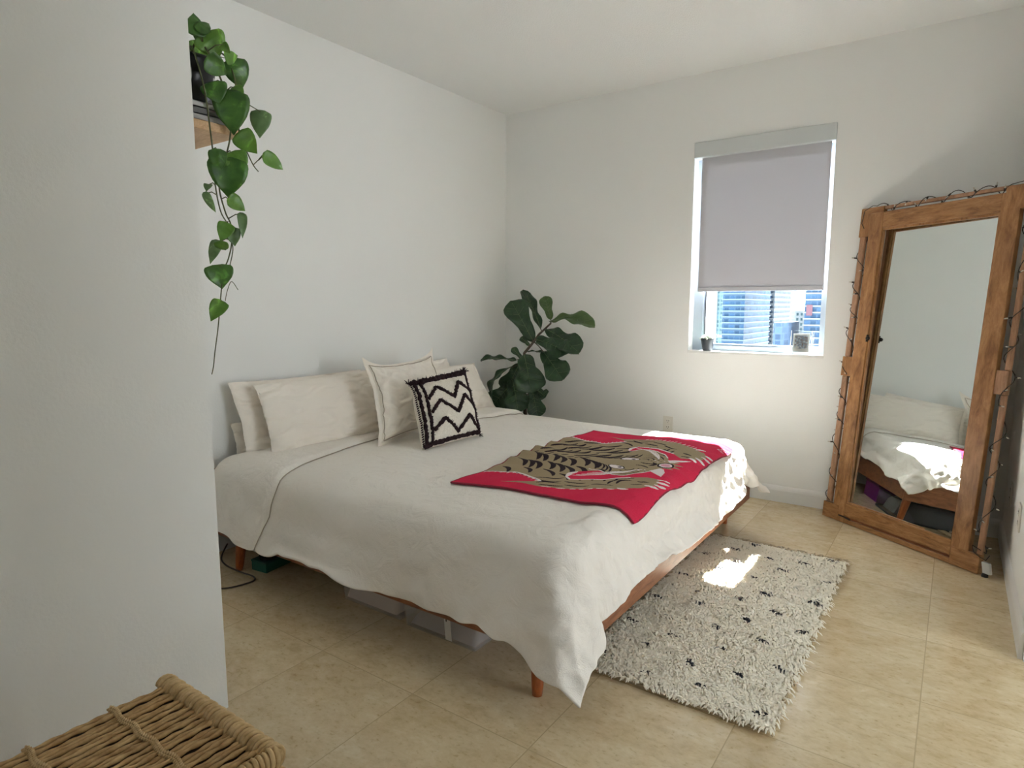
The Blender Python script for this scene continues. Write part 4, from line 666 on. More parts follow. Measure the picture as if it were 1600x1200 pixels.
# body stripes, mirrored about the spine
sp_ = .475
for k in range(7):
    s0 = .045+.062*k
    for a, b, w in ((.025,.115,.0100),(.130,.215,.0100),(.225,.285,.0085)):
        for sg in (-1, 1):
            if (k % 2 and b > .25): continue
            jt = .012*math.sin(k*2.1+a*40+sg)
            lim = .29+.0*k
            if b > lim: continue
            stroke(arc((s0+.012*math.sin(k*3+a*30), sp_+sg*(a+jt)), (s0+.092+.014*math.cos(k+a*9), sp_+sg*(b+jt)), sg*.22), w*1.2, 2, clip=[1])
for k in range(8): stroke([(.02+.05*k, sp_-.012+.01*math.sin(k*2)), (.055+.05*k, sp_+.006+.01*math.cos(k*3))], .006, 2, clip=[1])
for a, b, bd in (((.33,.155),(.47,.205),.2),((.36,.125),(.50,.155),.2),((.40,.10),(.52,.125),-.15),((.43,.085),(.55,.105),.1),((.55,.115),(.66,.150),.1),((.66,.165),(.76,.190),-.1),((.72,.205),(.765,.265),-.35),((.76,.218),(.805,.280),-.35),((.83,.235),(.885,.245),.1),((.84,.275),(.90,.280),.1),((.52,.150),(.62,.175),.12)):
    stroke(arc(a, b, bd), .0065, 2, clip=[1]); stroke(arc((a[0], .955-a[1]), (b[0], .955-b[1]), -bd), .0065, 2, clip=[1])
for k in range(4): stroke([(.56+.055*k, .212+.02*k), (.565+.055*k, .195+.02*k)], .0055, 2, clip=[1]); stroke([(.57+.06*k, .745-.014*k), (.58+.06*k, .770-.014*k)], .0055, 2, clip=[1])
# face
for k in range(6):
    r = .030+.026*k
    for sg in (-1, 1):
        stroke([(.69+.20*r/.16*math.cos(an)*.8, sp_+.055*sg+sg*r*math.sin(an)*.95) for an in np.linspace(.25+.12*k, 2.3-.1*k, 12)], .0038, 2, clip=[1])
for k in range(5):
    for sg in (-1, 1): stroke(arc((.46+.028*k, sp_+sg*(.03+.01*k)), (.50+.03*k, sp_+sg*(.085+.02*k)), sg*.2), .0045, 2, clip=[1])
for sg, c_ in ((1,(.603,.545)),(-1,(.612,.412))):
    e = [(c_[0]+.048*math.cos(a), c_[1]+.019*math.sin(a)+sg*.010*math.cos(a)) for a in np.linspace(0, 2*math.pi, 24)]
    stroke(e+[e[0]], .005, 2, False); poly(e, 3)
    pu = (c_[0]+.020, c_[1]); poly([(pu[0]+.012*math.cos(a), pu[1]+.008*math.sin(a)) for a in np.linspace(0, 6.28, 12)], 2)
for sg in (-1, 1):
    stroke(arc((.545, sp_+sg*.115), (.60, sp_+sg*.150), sg*.3), .006, 2, clip=[1]); stroke(arc((.70, sp_+sg*.02), (.775, sp_+sg*.03), sg*.2), .005, 2, clip=[1])
    for k in range(6): stroke([(.735+.012*k, sp_+sg*(.055+.016*(k % 3))), (.742+.012*k, sp_+sg*(.062+.016*(k % 3)))], .004, 3 if k % 2 else 2, clip=[1])
poly([(.755,.470),(.785,.478),(.795,.494),(.785,.510),(.755,.518),(.770,.494)], 2)
for k in range(5):                                     # whiskers fanning over the red
    stroke(arc((.715+.010*k, .625-.012*k), (.515+.030*k, .728-.004*k), .12), .0028, 3, False)
    stroke(arc((.710+.012*k, .370+.012*k), (.470+.020*k, .250+.016*k), -.08), .0028, 3, False)
stroke(head[1:8], .003, 3, False); stroke(head[10:16], .003, 3, False)
tg = [(.838+.034*math.cos(a), .505+.030*math.sin(a)) for a in np.linspace(0, 2*math.pi, 20)]
poly([(.838+.044*math.cos(a), .505+.040*math.sin(a)) for a in np.linspace(0, 2*math.pi, 20)], 2); poly(tg, 3); poly([(.838+.026*math.cos(a), .505+.021*math.sin(a)) for a in np.linspace(0, 2*math.pi, 20)], 4)
poly([(.800,.415),(.835,.455),(.860,.452),(.885,.420),(.905,.365),(.850,.392)], 3)
poly([(.805,.585),(.835,.555),(.860,.560),(.890,.595),(.925,.635),(.850,.605)], 3)
# claws
for c0, c1 in (((.915,.325),(.965,.345)),((.930,.300),(.982,.316)),((.936,.272),(.985,.284)),((.905,.238),(.965,.250)),((.80,.172),(.855,.170))):
    stroke(arc(c0, c1, .12), .010, 3)
for c0, c1 in (((.895,.668),(.945,.640)),((.925,.690),(.985,.664)),((.945,.722),(1.0,.705)),((.950,.755),(.995,.748)),((.86,.806),(.915,.815))):
    stroke(arc(c0, c1, -.12), .010, 3)
# the three small letters woven in the far foot corner
FONT = {'R': ['1110','1001','1110','1010','1001'], 'T': ['11111','00100','00100','00100','00100'], 'L': ['1000','1000','1000','1000','1111']}
def letter(chh, s0, t0, hs, wt):
    g = FONT[chh]
    for r in range(5):
        for c_ in range(len(g[0])):
            if g[r][c_] == '1': poly([(s0+hs*r/5, t0+wt*c_/5), (s0+hs*(r+1)/5, t0+wt*c_/5), (s0+hs*(r+1)/5, t0+wt*(c_+1)/5), (s0+hs*r/5, t0+wt*(c_+1)/5)], 4)
letter('R', .945, .885, .035, .020); letter('T', .950, .908, .035, .020); letter('L', .955, .931, .035, .020)
# lay it on the bed
gs, gt = np.meshgrid(np.linspace(0, 1, NS+1), np.linspace(0, 1, NT2+1), indexing='ij')
bil = lambda k: (BLc[0,0][k]*(1-gs)*(1-gt)+BLc[1,0][k]*gs*(1-gt)+BLc[0,1][k]*(1-gs)*gt+BLc[1,1][k]*gs*gt)
bx, by = bil(0), bil(1)
bx += .010*np.sin(gt*9)*(1-gs) + .006*np.sin(gt*14+1)*gs; by += .006*np.sin(gs*8)*(1-2*gt)
cs_, ct_ = 40, 56
cz = np.array([[top_z(float(bx[int(i*NS/cs_), int(j*NT2/ct_)]), float(by[int(i*NS/cs_), int(j*NT2/ct_)]), .47) for j in range(ct_+1)] for i in range(cs_+1)])
for _ in range(2):
    p = np.pad(cz, 1, mode='edge'); cz = np.maximum(cz, (p[:-2,1:-1]+p[2:,1:-1]+p[1:-1,:-2]+p[1:-1,2:])/4)
si, ti = gs*cs_, gt*ct_; i0 = np.clip(si.astype(int), 0, cs_-1); j0 = np.clip(ti.astype(int), 0, ct_-1); fi, fj = si-i0, ti-j0
bz = cz[i0, j0]*(1-fi)*(1-fj)+cz[i0+1, j0]*fi*(1-fj)+cz[i0, j0+1]*(1-fi)*fj+cz[i0+1, j0+1]*fi*fj
rip = np.clip(1-gs/.35, 0, 1)**1.3*np.exp(-((gt-.52)/.22)**2)
bz += .006 + rip*(.008+.011*np.sin(gt*62+gs*6)) + .0016*np.sin(gs*40+gt*13)*np.sin(gt*31)
bv = np.stack([bx, by, bz], -1).reshape(-1, 3); ob_base = Vector((1.76,-1.66,.52))
idx = np.arange((NS+1)*(NT2+1)).reshape(NS+1, NT2+1)
fa = np.stack([idx[:-1,:-1], idx[1:,:-1], idx[1:,1:], idx[:-1,1:]], -1).reshape(-1, 4)
me = bpy.data.meshes.new('tiger_blanket'); me.vertices.add(len(bv)); me.vertices.foreach_set('co', (bv-np.array(ob_base)).astype('f').ravel())
me.loops.add(fa.size); me.loops.foreach_set('vertex_index', fa.ravel().astype(np.int32)); me.polygons.add(len(fa)); me.polygons.foreach_set('loop_start', np.arange(0, fa.size, 4, dtype=np.int32))
me.polygons.foreach_set('material_index', mat_i.ravel()); me.update(calc_edges=True); me.validate()
for k_ in ('kred','ktan','kblack','kwhite','kpink'): me.materials.append(M[k_])
tb = finish('tiger_blanket', me, None, ob_base)
md = tb.modifiers.new('thickness', 'SOLIDIFY'); md.thickness = .006; md.offset = 1
tag(tb, 'red knitted throw with a flattened striped tan tiger, laid across the foot of the bed', 'blanket')
del S, T
# dark binding around the throw
m = MB(); vv = bv.reshape(NS+1, NT2+1, 3)
ring = [vv[i, 0] for i in range(0, NS, 10)]+[vv[NS, j] for j in range(0, NT2, 10)]+[vv[i, NT2] for i in range(NS, 0, -10)]+[vv[0, j] for j in range(NT2, 0, -10)]
ring.append(ring[0]); m.tube([Vector(p)+Vector((0,0,.003)) for p in ring], .0042, 6, cap=False)
m.build('bound_edge', plain('throw_binding', (.22,.012,.03,1), .9), tb)

# ------------------------------------------------------------------ rug
rug = thing('shag_rug', 'cream shag rug dotted with black knots, along the foot of the bed', 'rug', (2.34,-1.63,0))
RX0, RX1, RY0, RY1 = 2.015, 2.665, -2.385, -.885
m = MB(); m.box(RX0, RX1-.012, RY0, RY1, .001, .010); m.build('backing', M['rugback'], rug, smooth=False)
knots = [(2.09,-1.12),(2.26,-1.04),(2.24,-2.2),(2.05,-1.35)]
knots = []
for a in range(4):
    for b in range(11):
        kx, ky = RX0+.06+a*.175+(.085 if b % 2 else 0), RY0+.09+b*.140
        if kx < RX1-.03: knots.append((kx+.018*math.sin(a*5+b*3), ky+.018*math.cos(a*3+b*7)))
K = np.array(knots)
n = 22000
px = RNG.uniform(RX0, RX1, n); py = RNG.uniform(RY0, RY1, n)
keep = px > 2.0; px, py = px[keep], py[keep]; n = len(px)
d2 = ((px[:,None]-K[None,:,0])/.0180)**2+((py[:,None]-K[None,:,1])/.0115)**2
isk = d2.min(1)+RNG.uniform(-.25, .25, n) < 1
fl = np.array([noise.noise(Vector((x*9, y*26, 0))) for x, y in zip(px, py)]); fl2 = np.array([noise.noise(Vector((x*11+9, y*19, 4))) for x, y in zip(px, py)])
ang = -1.35+1.5*fl+RNG.normal(0, .45, n)          # strands comb towards the near end, in wavy rows
L = RNG.uniform(.024, .040, n); lift = np.clip(.012+.010*fl2+RNG.normal(0, .003, n), .004, .028)
dx, dy = np.cos(ang), np.sin(ang); wx_, wy_ = -dy, dx
wd = RNG.uniform(.0022, .0036, n)
prof = [(0,0,.7),(.30,.85,1.1),(.68,1.05,1.0),(1,.62,.35)]
V = []
for t, hz, ww in prof:
    for sg in (-1, 1):
        V.append(np.stack([px+dx*L*t+wx_*wd*ww*sg, py+dy*L*t+wy_*wd*ww*sg, .010+lift*hz], -1))
V = np.stack(V, 1)                                    # n,8,3
FQ = np.array([[0,1,3,2],[2,3,5,4],[4,5,7,6]])
F = (np.arange(n)[:,None,None]*8+FQ[None]).reshape(-1, 4)
me = bpy.data.meshes.new('pile'); rb = np.array([2.34,-1.63,0])
me.vertices.add(n*8); me.vertices.foreach_set('co', (V.reshape(-1, 3)-rb).astype('f').ravel())
me.loops.add(F.size); me.loops.foreach_set('vertex_index', F.ravel().astype(np.int32)); me.polygons.add(len(F)); me.polygons.foreach_set('loop_start', np.arange(0, F.size, 4, dtype=np.int32))
me.polygons.foreach_set('material_index', np.repeat(isk.astype(np.int32), 3)); me.update(calc_edges=True)
me.materials.append(M['pile']); me.materials.append(M['pileb']); finish('pile', me, rug, kind='stuff')
m = MB()                                              # under-pile so no backing shows between strands
G = [[(x, y, 0.0172+.007*noise.noise(Vector((x*20, y*40, 1)))) for x in np.linspace(RX0+.005, RX1-.008, 60)] for y in np.linspace(RY0+.006, RY1-.006, 80)]
m.grid(G); m.build('pile_ground', M['pile'], rug, recalc=False)
m = MB()
for k in range(150):
    x = random.uniform(RX0+.01, RX1); a = random.uniform(-.5, .5); l = random.uniform(.03, .06)
    b = Vector((x, RY1-.004, .008)); P = [b, b+Vector((a*l*.4, l*.5, .007)), b+Vector((a*l+.010*math.sin(k), l, .001))]
    m.tube(P, [.003,.0028,.0014], 5)
for k in range(90):
    y = random.uniform(RY0, RY1); b = Vector((RX1-.012, y, .012)); l = random.uniform(.010, .019)
    m.tube([b, b+Vector((l*.6, -l*.4, .004)), b+Vector((l, -l*.8, -.008))], [.0034,.003,.0012], 5)
m.build('fringe', M['rugback'], rug, kind='stuff')

# ------------------------------------------------------------------ mirror
MBL = Vector((2.4395,-.1395,.003)); MU = Matrix.Rotation(math.radians(-.6), 3, 'Z') @ Vector((.8272,-.5619,0)).normalized()
TLp = Vector((2.552,-.034,1.787)); MV = (TLp-MBL); MV = (MV-MU*MV.dot(MU)).normalized(); MN = MU.cross(MV)
if MN.y > 0: MN = -MN
def Mp(u, v, o): return MBL+MU*u+MV*v+MN*o
mir_ = thing('floor_mirror', 'tall full length mirror in a brown slatted wooden frame leaning into the corner', 'mirror', tuple(MBL+MU*.45))
def mbox(m, u0, u1, v0, v1, o0, o1): m.obox(Mp(u0, v0, o0), MU*(u1-u0), MV*(v1-v0), MN*(o1-o0))
def mpart(name, u0, u1, v0, v1, o0, o1, mat, bev=.003):
    m = MB(); mbox(m, u0, u1, v0, v1, o0, o1); return m.build(name, M[mat], mir_, smooth=False, bevel=bev)
W_, H_ = .90, 1.797
mpart('stile', .067, .150, .0, 1.772, -.030, 0, 'framewood'); mpart('stile', .766, .852, .0, 1.772, -.030, 0, 'framewood')
mpart('rail', .150, .766, 1.684, 1.772, -.030, -.001, 'framewood_h'); mpart('rail', .150, .766, .040, .118, -.030, -.001, 'framewood_h')
# moulding round the glass
m = MB()
for u0, u1, v0, v1 in ((.150,.158,.118,1.684),(.758,.766,.118,1.684),(.158,.758,.118,.127),(.158,.758,1.672,1.684)): mbox(m, u0, u1, v0, v1, -.022, -.008)
m.build('moulding', M['framewood'], mir_, smooth=False)
t = NT('mirror_silver'); t.set(Base_Color=(.80,.84,.82,1), Metallic=1, Roughness=.012); 
# the glass sits a touch crooked in its frame
GR = Matrix.Rotation(math.radians(-2.2), 3, 'Z'); GU = GR @ MU; GV0 = GR @ MV; GV = Matrix.Rotation(math.radians(-1.0), 3, GU) @ GV0
if GV.y < GV0.y: GV = Matrix.Rotation(math.radians(1.0), 3, GU) @ GV0
GN = GU.cross(GV); GN = GN if GN.y < 0 else -GN
GC = Mp(.458, .901, -.028)
m = MB(); m.obox(GC-GU*.307-GV*.781-GN*.004, GU*.614, GV*1.562, GN*.004); m.build('mirror_glass', t.mat, mir_, smooth=False)
m = MB(); m.obox(GC-GU*.33-GV*.81-GN*.010, GU*.66, GV*1.62, GN*.005); m.build('back_board', M['slatwood'], mir_, smooth=False)
# outer slats and the blocks that carry them
mpart('outer_slat', .002, .038, .09, .845, -.032, -.012, 'slatwood', .006); mpart('outer_slat', .002, .038, .958, 1.70, -.032, -.012, 'slatwood', .006)
mpart('outer_slat', .878, .905, .08, .845, -.032, -.014, 'slatwood', .006); mpart('outer_slat', .878, .905, .958, 1.70, -.032, -.014, 'slatwood', .006)
mpart('outer_slat', .12, .80, 1.787, 1.806, -.030, -.012, 'slatwood', .004)
mpart('outer_slat', .10, .78, 0, .026, -.032, -.001, 'framewood_h', .003)
mpart('block', -.004, .070, .845, .958, -.033, -.006, 'framewood'); mpart('block', .846, .905, .845, .958, -.033, -.006, 'slatwood')
mpart('corner_block', .0, .145, 1.772, 1.806, -.033, -.004, 'framewood_h'); mpart('corner_block', .0, .070, 1.645, 1.775, -.033, -.004, 'framewood')
mpart('corner_block', .780, .905, 1.690, 1.800, -.032, .001, 'framewood')
mpart('corner_block', -.002, .110, 0, .090, -.032, .001, 'framewood_h'); mpart('corner_block', .770, .906, 0, .092, -.032, .001, 'framewood_h')
m = MB(); mbox(m, .105, .78, .024, .042, -.030, -.016); m.build('groove', M['walnut'], mir_, smooth=False)
m = MB(); m.tube([Mp(.148, 1.070, -.004), Mp(.158, 1.070, .006), Mp(.166, 1.068, .009)], [.009,.012,.008], 12); m.tube([Mp(.150, 1.05, .001), Mp(.150, 1.09, .001)], .006, 8)
m.build('catch', plain('bronze_catch', (.035,.028,.022,1), .4, .6), mir_)
m = MB(); m.tube([Mp(.115,.036,.0015), Mp(.150,.036,.002), Mp(.195,.030,.003)], .004, 6); m.build('hook', plain('iron_hook', (.02,.015,.012,1), .6), mir_)

# string of lights wound round the slats
lt = thing('string_lights', 'unlit string of tiny lights on dark wire wound around the mirror frame', 'string lights', tuple(Mp(.93, .02, -.03)))
LB = BASE[lt.name]
def wind(pts_fn, n): return [pts_fn(k/(n-1)) for k in range(n)]
random.seed(5)
def helix(u, v0, v1, turns, ru, ro, o0, ph=0):
    def f(t):
        a = ph+2*math.pi*turns*t + .8*math.sin(t*17)
        return Mp(u+ru*math.cos(a)*(1+.25*math.sin(t*31)), v0+(v1-v0)*t, o0+ro*math.sin(a))
    return wind(f, 140)
wire_l = helix(.020, .10, 1.66, 10, .027, .020, -.022, 1.0)
def tophelix(t):
    a = 2*math.pi*5*t+.6; return Mp(.10+.70*t, 1.797+.022*math.sin(a)*(1+.3*math.sin(t*23)), -.020+.020*math.cos(a))
wire_t = wind(tophelix, 90)
wire_r = helix(.893, 1.66, .10, 8, .024, .021, -.022, .3)
tail = [wire_r[-1], Mp(.872, .13, .012), Mp(.885, .10, .016), Mp(.915, .085, .010), Mp(.93, .075, -.005), Mp(.935, .10, -.02)]
wires = wire_l + [Mp(.02, 1.72, .006), Mp(.03, 1.79, .006), Mp(.07, 1.815, -.005)] + wire_t + [Mp(.85, 1.812, -.004), Mp(.92, 1.79, -.004), Mp(.915, 1.72, -.005)] + wire_r + tail[1:]
M['wire'] = plain('brown_wire', (.035,.026,.018,1), .55)
m = MB(); m.tube(wires, .0021, 6); m.build('wire', M['wire'], lt)
m = MB(); m.tube([(0,0,0),(0,0,.011)], [.0030,.0034], 7); m.tube([(0,0,.011),(0,0,.019),(0,0,.023)], [.0024,.0024,.0006], 7, m=1)
proto = m.build('bulb', [M['wire'], plain('bulb_glass', (.62,.58,.50,1), .15)], lt, base=(0,0,0))
spots = [(wire_l, 7+k*6) for k in range(22)]+[(wire_t, 5+k*8) for k in range(11)]+[(wire_r, 5+k*6) for k in range(23)]
for i, (w_, k) in enumerate(spots):
    k = min(k, len(w_)-1); p = w_[k]; side = 1 if w_ is not wire_l else -1
    if w_ is wire_t: d = MV*random.choice((-1, 1))+MU*random.uniform(-.8, .8)+MN*.6
    else: d = MU*side*random.choice((1,1,-.8))+MV*random.uniform(-.4, .4)+MN*random.uniform(.1, .7)
    b = proto if i == 0 else proto.copy()
    if i: COL.objects.link(b)
    b.parent = lt; b.scale = (1.35,1.35,1.35); b.rotation_mode = 'QUATERNION'; b.rotation_quaternion = d.to_track_quat('Z', 'Y'); b.location = p-LB
m = MB(); o_ = Mp(.922, .070, -.006); m.obox(o_, MU*.034, MV*-.050+MU*.012, MN*.020); m.build('battery_case', plain('milky_plastic', (.55,.56,.54,1), .25), lt, smooth=False, bevel=.003)
m = MB(); m.lathe([(.014,0),(.013,.010),(.008,.022),(.003,.030)], tuple(Mp(.932, .0, -.012)+Vector((0,0,-Mp(.932, .0, -.012).z))), 12); m.build('plug', M['dark'], lt)

# ------------------------------------------------------------------ plants
def leaf(m, B, T, w, n0, prof, curl=.08, cup=.12, wave=.0, seed=0, mi=0, nl=14, nw=8):
    B, T, n0 = Vector(B), Vector(T), Vector(n0); a = T-B; L = a.length; a.normalize()
    n = (n0-a*n0.dot(a)); n = n.normalized() if n.length > 1e-4 else Vector((0,0,1)); s = a.cross(n)
    G = []
    for i in range(nl+1):
        t = i/nl; hw = w/2*float(np.interp(t, prof[0], prof[1])); row = []
        c = B+a*L*t+n*(curl*L*math.sin(math.pi*t))
        for j in range(nw+1):
            q = -1+2*j/nw
            bump_ = wave*math.sin(t*15+seed*3+q*2)*abs(q)**2*w + cup*hw*(abs(q)**1.5) + .012*w*math.sin(t*26)*(1-abs(q))
            row.append(c+s*hw*q+n*bump_)
        G.append(row)
    m.grid(G, mi)
    return B, T, n, s
FID = ([0,.06,.15,.28,.40,.52,.66,.80,.90,.97,1], [.10,.34,.50,.56,.55,.70,.94,1.0,.86,.46,.06])
HEART = ([0,.04,.12,.26,.42,.58,.74,.88,1], [.34,.78,.98,1.0,.93,.78,.52,.24,.01])
CAM = Vector((3.029,-4.223,1.25))
def leafmat(name, c0, c1, ns, rough, bump, vein=None):
    t = NT(name); t.set(Roughness=rough); v = t.mapping((1,1,1))
    f = t.noise(v, ns, 5, .6, .5); t.l(t.ramp(f, [(.34, c0), (.66, c1)]), t.p.inputs['Base Color']); t.bump(t.noise(v, ns*2.6, 3), bump, .006)
    t.p.inputs['Subsurface Weight'].default_value = 0; return t.mat
M['fig'] = leafmat('fig_leaf', (.011,.036,.012,1), (.028,.075,.024,1), 16, .38, .5)
M['figlight'] = leafmat('fig_leaf_young', (.045,.095,.022,1), (.075,.14,.035,1), 16, .38, .5)
M['figvein'] = plain('fig_midrib', (.10,.15,.06,1), .5)
M['bark'] = varied('bark', (.055,.040,.028,1), (.13,.10,.075,1), ns=30, rough=.85, bump=.5)
fig = thing('fiddle_leaf_fig', 'fiddle leaf fig with big dark leaves in a pot in the corner behind the bed', 'plant', (.40,-.35,0))
m = MB(); m.lathe([(.105,0),(.112,.01),(.145,.27),(.150,.285),(.150,.30),(.138,.30),(.134,.27)], (.40,-.35,0), 36); m.build('pot', plain('fig_pot', (.30,.28,.26,1), .7), fig)
m = MB(); m.lathe([(.133,.262),(.133,.272)], (.40,-.35,0), 24); m.build('soil', M['dark'], fig, smooth=False)
trunk = [(.40,-.35,.265),(.423,-.345,.43),(.402,-.34,.735),(.411,-.34,.903),(.474,-.335,.972),(.526,-.32,1.044),(.609,-.29,1.125)]
m = MB(); m.tube(trunk, [.016,.015,.013,.011,.009,.008,.006], 10)
FIG = [((0.461,-0.3,0.991),(0.287,-0.34,1.288),0.189,0),((0.488,-0.24,1.078),(0.306,-0.22,1.367),0.123,0),((0.59,-0.28,1.136),(0.952,-0.26,1.109),0.15,2),((0.603,-0.28,1.152),(0.557,-0.3,1.319),0.098,1),
 ((0.578,-0.3,1.082),(0.908,-0.4,0.928),0.175,0),((0.507,-0.33,1.005),(0.837,-0.42,0.926),0.160,0),((0.591,-0.36,0.923),(0.791,-0.42,0.735),0.191,0),((0.436,-0.38,0.895),(0.548,-0.45,0.625),0.234,0),
 ((0.348,-0.36,0.846),(0.10,-0.47,0.843),0.14,3),((0.409,-0.36,0.86),(0.328,-0.38,0.941),0.055,0),((0.448,-0.33,0.959),(0.382,-0.35,1.019),0.055,1),((0.342,-0.4,0.804),(0.20,-0.46,0.54),0.15,4),
 ((0.315,-0.38,0.666),(0.206,-0.46,0.508),0.179,0),((0.314,-0.36,0.709),(0.41,-0.42,0.465),0.206,0),((0.463,-0.32,0.648),(0.543,-0.36,0.436),0.14,0),((0.503,-0.3,0.626),(0.575,-0.3,0.582),0.100,0),
 ((0.361,-0.33,0.822),(0.273,-0.38,0.617),0.168,0),((0.435,-0.34,0.915),(0.598,-0.32,0.904),0.060,3)]
ml = MB(); mv = MB()
for k, (B, T, w, mode) in enumerate(FIG):
    B, T = Vector(B), Vector(T); cam = (CAM-B).normalized()
    n0 = cam+Vector((random.uniform(-.35, .35), random.uniform(-.2, .2), random.uniform(.0, .5)))
    curl, cup = .06, .25
    if mode == 2: n0 = Vector((.1,-.55,.85)); curl = .14
    if mode == 3: n0 = Vector((.1,-.12,1)); curl = .05
    if mode == 4: n0 = cam*.6+Vector((-.7,-.1,.6)); curl = .22
    if k == 1: n0 = cam*.5+Vector((.8,.1,.1))
    # stalk
    best = min((Vector(trunk[i])*(1-f)+Vector(trunk[i+1])*f for i in range(len(trunk)-1) for f in (0,.25,.5,.75,1)), key=lambda p: (p-B).length)
    m.tube([best, (best+B)/2+Vector((0,0,.004)), B+(T-B)*.04], [.0042,.0034,.003], 6)
    b_, t_, n_, s_ = leaf(ml, B, T, w, n0, FID, curl, cup, .085, k, 1 if k in (2,3) else 0, 18, 10)
    L = (T-B).length
    mv.tube([B+(T-B)*t+n_*(curl*L*math.sin(math.pi*t)+.002) for t in np.linspace(0, .95, 12)], list(np.linspace(.0032, .0008, 12)), 5)
    for t in (.22,.36,.50,.64,.78):
        for sg in (-1, 1):
            hw = w/2*float(np.interp(min(.98, t+.12), FID[0], FID[1])); c0 = B+(T-B)*t+n_*(curl*L*math.sin(math.pi*t)+.0012)
            t2 = min(.97, t+.13); c1 = B+(T-B)*t2+n_*(curl*L*math.sin(math.pi*t2)+.0012+cup*hw*.82**1.5)+s_*sg*hw*.82
            cm = (c0+c1)/2+n_*(-.006*hw/.1); mv.tube([c0, cm, c1], [.0016,.0012,.0006], 4)
m.build('stem', M['bark'], fig); fo_ = ml.build('foliage', [M['fig'], M['figlight']], fig, recalc=False); mv.build('leaf_veins', M['figvein'], fo_)
fo_.modifiers.new('leaf_thickness', 'SOLIDIFY').thickness = .0012

# shelf in the niche behind the front wall, books, trailing pothos
sh = thing('wall_shelf', 'light wooden wall shelf whose end peeps out past the front wall', 'shelf', (.72,YN,1.763))
m = MB(); m.box(.25, 1.182, YN+.001, -3.05, 1.763, 1.789); m.build('board', M['maple'], sh, smooth=False, bevel=.002)
for x in (.40, .85):
    m = MB(); m.box(x, x+.02, YN+.001, YN+.006, 1.62, 1.762); m.box(x, x+.02, YN+.006, -3.09, 1.756, 1.762); m.build('bracket', M['winframe'], sh, smooth=False, recalc=False)
bz = 1.7905
for i, (th, x0, y1, cov, lab) in enumerate(((.018,.90,-3.062,(.42,.42,.42,1),'thin grey magazine lying at the bottom of the stack on the wall shelf'),(.020,.905,-3.070,(.16,.16,.16,1),'dark charcoal paperback in the middle of the stack on the wall shelf'),(.017,.91,-3.066,(.58,.59,.58,1),'pale grey paperback on top of the stack, right under the pothos pot'))):
    bk = thing('book', lab, 'book', (1.03,-3.14,bz), 'books stacked on the wall shelf')
    x1 = 1.172-.004*i; y0 = YN+.004
    m = MB(); m.box(x0, x1, y0, y1, bz, bz+.0025); m.box(x0, x1, y0, y1, bz+th-.0025, bz+th); m.box(x1-.003, x1, y0, y1, bz, bz+th)
    m.build('cover', plain('book_cover', cov, .5), bk, smooth=False, recalc=False)
    m = MB(); m.box(x0+.004, x1-.003, y0+.003, y1-.004, bz+.0025, bz+th-.0025); m.build('pages', plain('paper', (.62,.60,.54,1), .8), bk, smooth=False)
    bz += th+.0005
po = thing('trailing_pothos', 'trailing pothos with heart shaped leaves, its vines hanging from the wall shelf', 'plant', (1.075,-3.143,bz))
t = NT('pothos_pot_glaze'); t.set(Roughness=.3); f = t.noise(t.mapping((1,1,.6)), 13, 1, .4, .6)
t.l(t.ramp(f, [(.0, (.008,.008,.009,1)), (.62, (.008,.008,.009,1)), (.635, (.55,.55,.54,1)), (.68, (.55,.55,.54,1)), (.695, (.008,.008,.009,1))]), t.p.inputs['Base Color'])
m = MB(); m.lathe([(.056,0),(.060,.004),(.078,.125),(.080,.137),(.073,.137),(.068,.115)], (1.075,-3.143,bz), 32); m.build('pot', t.mat, po)
m = MB(); m.lathe([(.069,.108),(.069,.116)], (1.075,-3.143,bz), 24); m.build('soil', M['dark'], po, smooth=False)
POTHOS = [((1.201,-3.181,2.015),(1.185,-3.177,2.078),0.045),((1.208,-3.175,2.023),(1.194,-3.138,2.061),0.034),((1.193,-3.15,2.027),(1.189,-3.108,1.975),0.078),((1.231,-3.121,2.001),(1.243,-3.106,1.978),0.022),((1.224,-3.108,1.968),(1.213,-3.063,1.992),0.032),
 ((1.214,-3.162,1.95),(1.205,-3.097,1.929),0.050),((1.198,-3.07,1.977),(1.182,-3.034,1.909),0.066),((1.2,-3.141,1.895),(1.217,-3.133,1.836),0.063),((1.227,-3.088,1.892),(1.24,-3.071,1.855),0.036),((1.226,-3.102,1.873),(1.214,-3.090,1.757),0.086),
 ((1.204,-2.988,1.850),(1.209,-3.000,1.768),0.053),((1.223,-3.075,1.765),(1.237,-3.030,1.712),0.056),((1.23,-3.002,1.712),(1.213,-2.923,1.686),0.038),((1.217,-3.102,1.702),(1.224,-3.073,1.641),0.064),((1.213,-3.144,1.703),(1.2,-3.135,1.640),0.042),((1.211,-3.115,1.682),(1.195,-3.106,1.574),0.093),
 ((1.232,-3.188,1.597),(1.247,-3.205,1.574),0.022),((1.215,-3.19,1.574),(1.207,-3.156,1.524),0.023),((1.231,-3.128,1.564),(1.234,-3.078,1.536),0.047),((1.23,-3.088,1.525),(1.244,-3.098,1.452),0.026),((1.213,-3.126,1.494),(1.209,-3.148,1.441),0.045),((1.217,-3.114,1.481),(1.214,-3.105,1.430),0.041),
 ((1.197,-3.151,1.441),(1.189,-3.173,1.374),0.032),((1.227,-3.158,1.439),(1.208,-3.133,1.416),0.038),((1.192,-3.152,1.368),(1.197,-3.144,1.301),0.074),((1.203,-3.152,1.261),(1.204,-3.190,1.204),0.046),
 ((1.13,-3.13,2.02),(1.16,-3.10,2.06),.05),((1.05,-3.10,2.02),(1.03,-3.05,2.07),.06),((1.02,-3.14,2.02),(.98,-3.15,2.08),.06)]
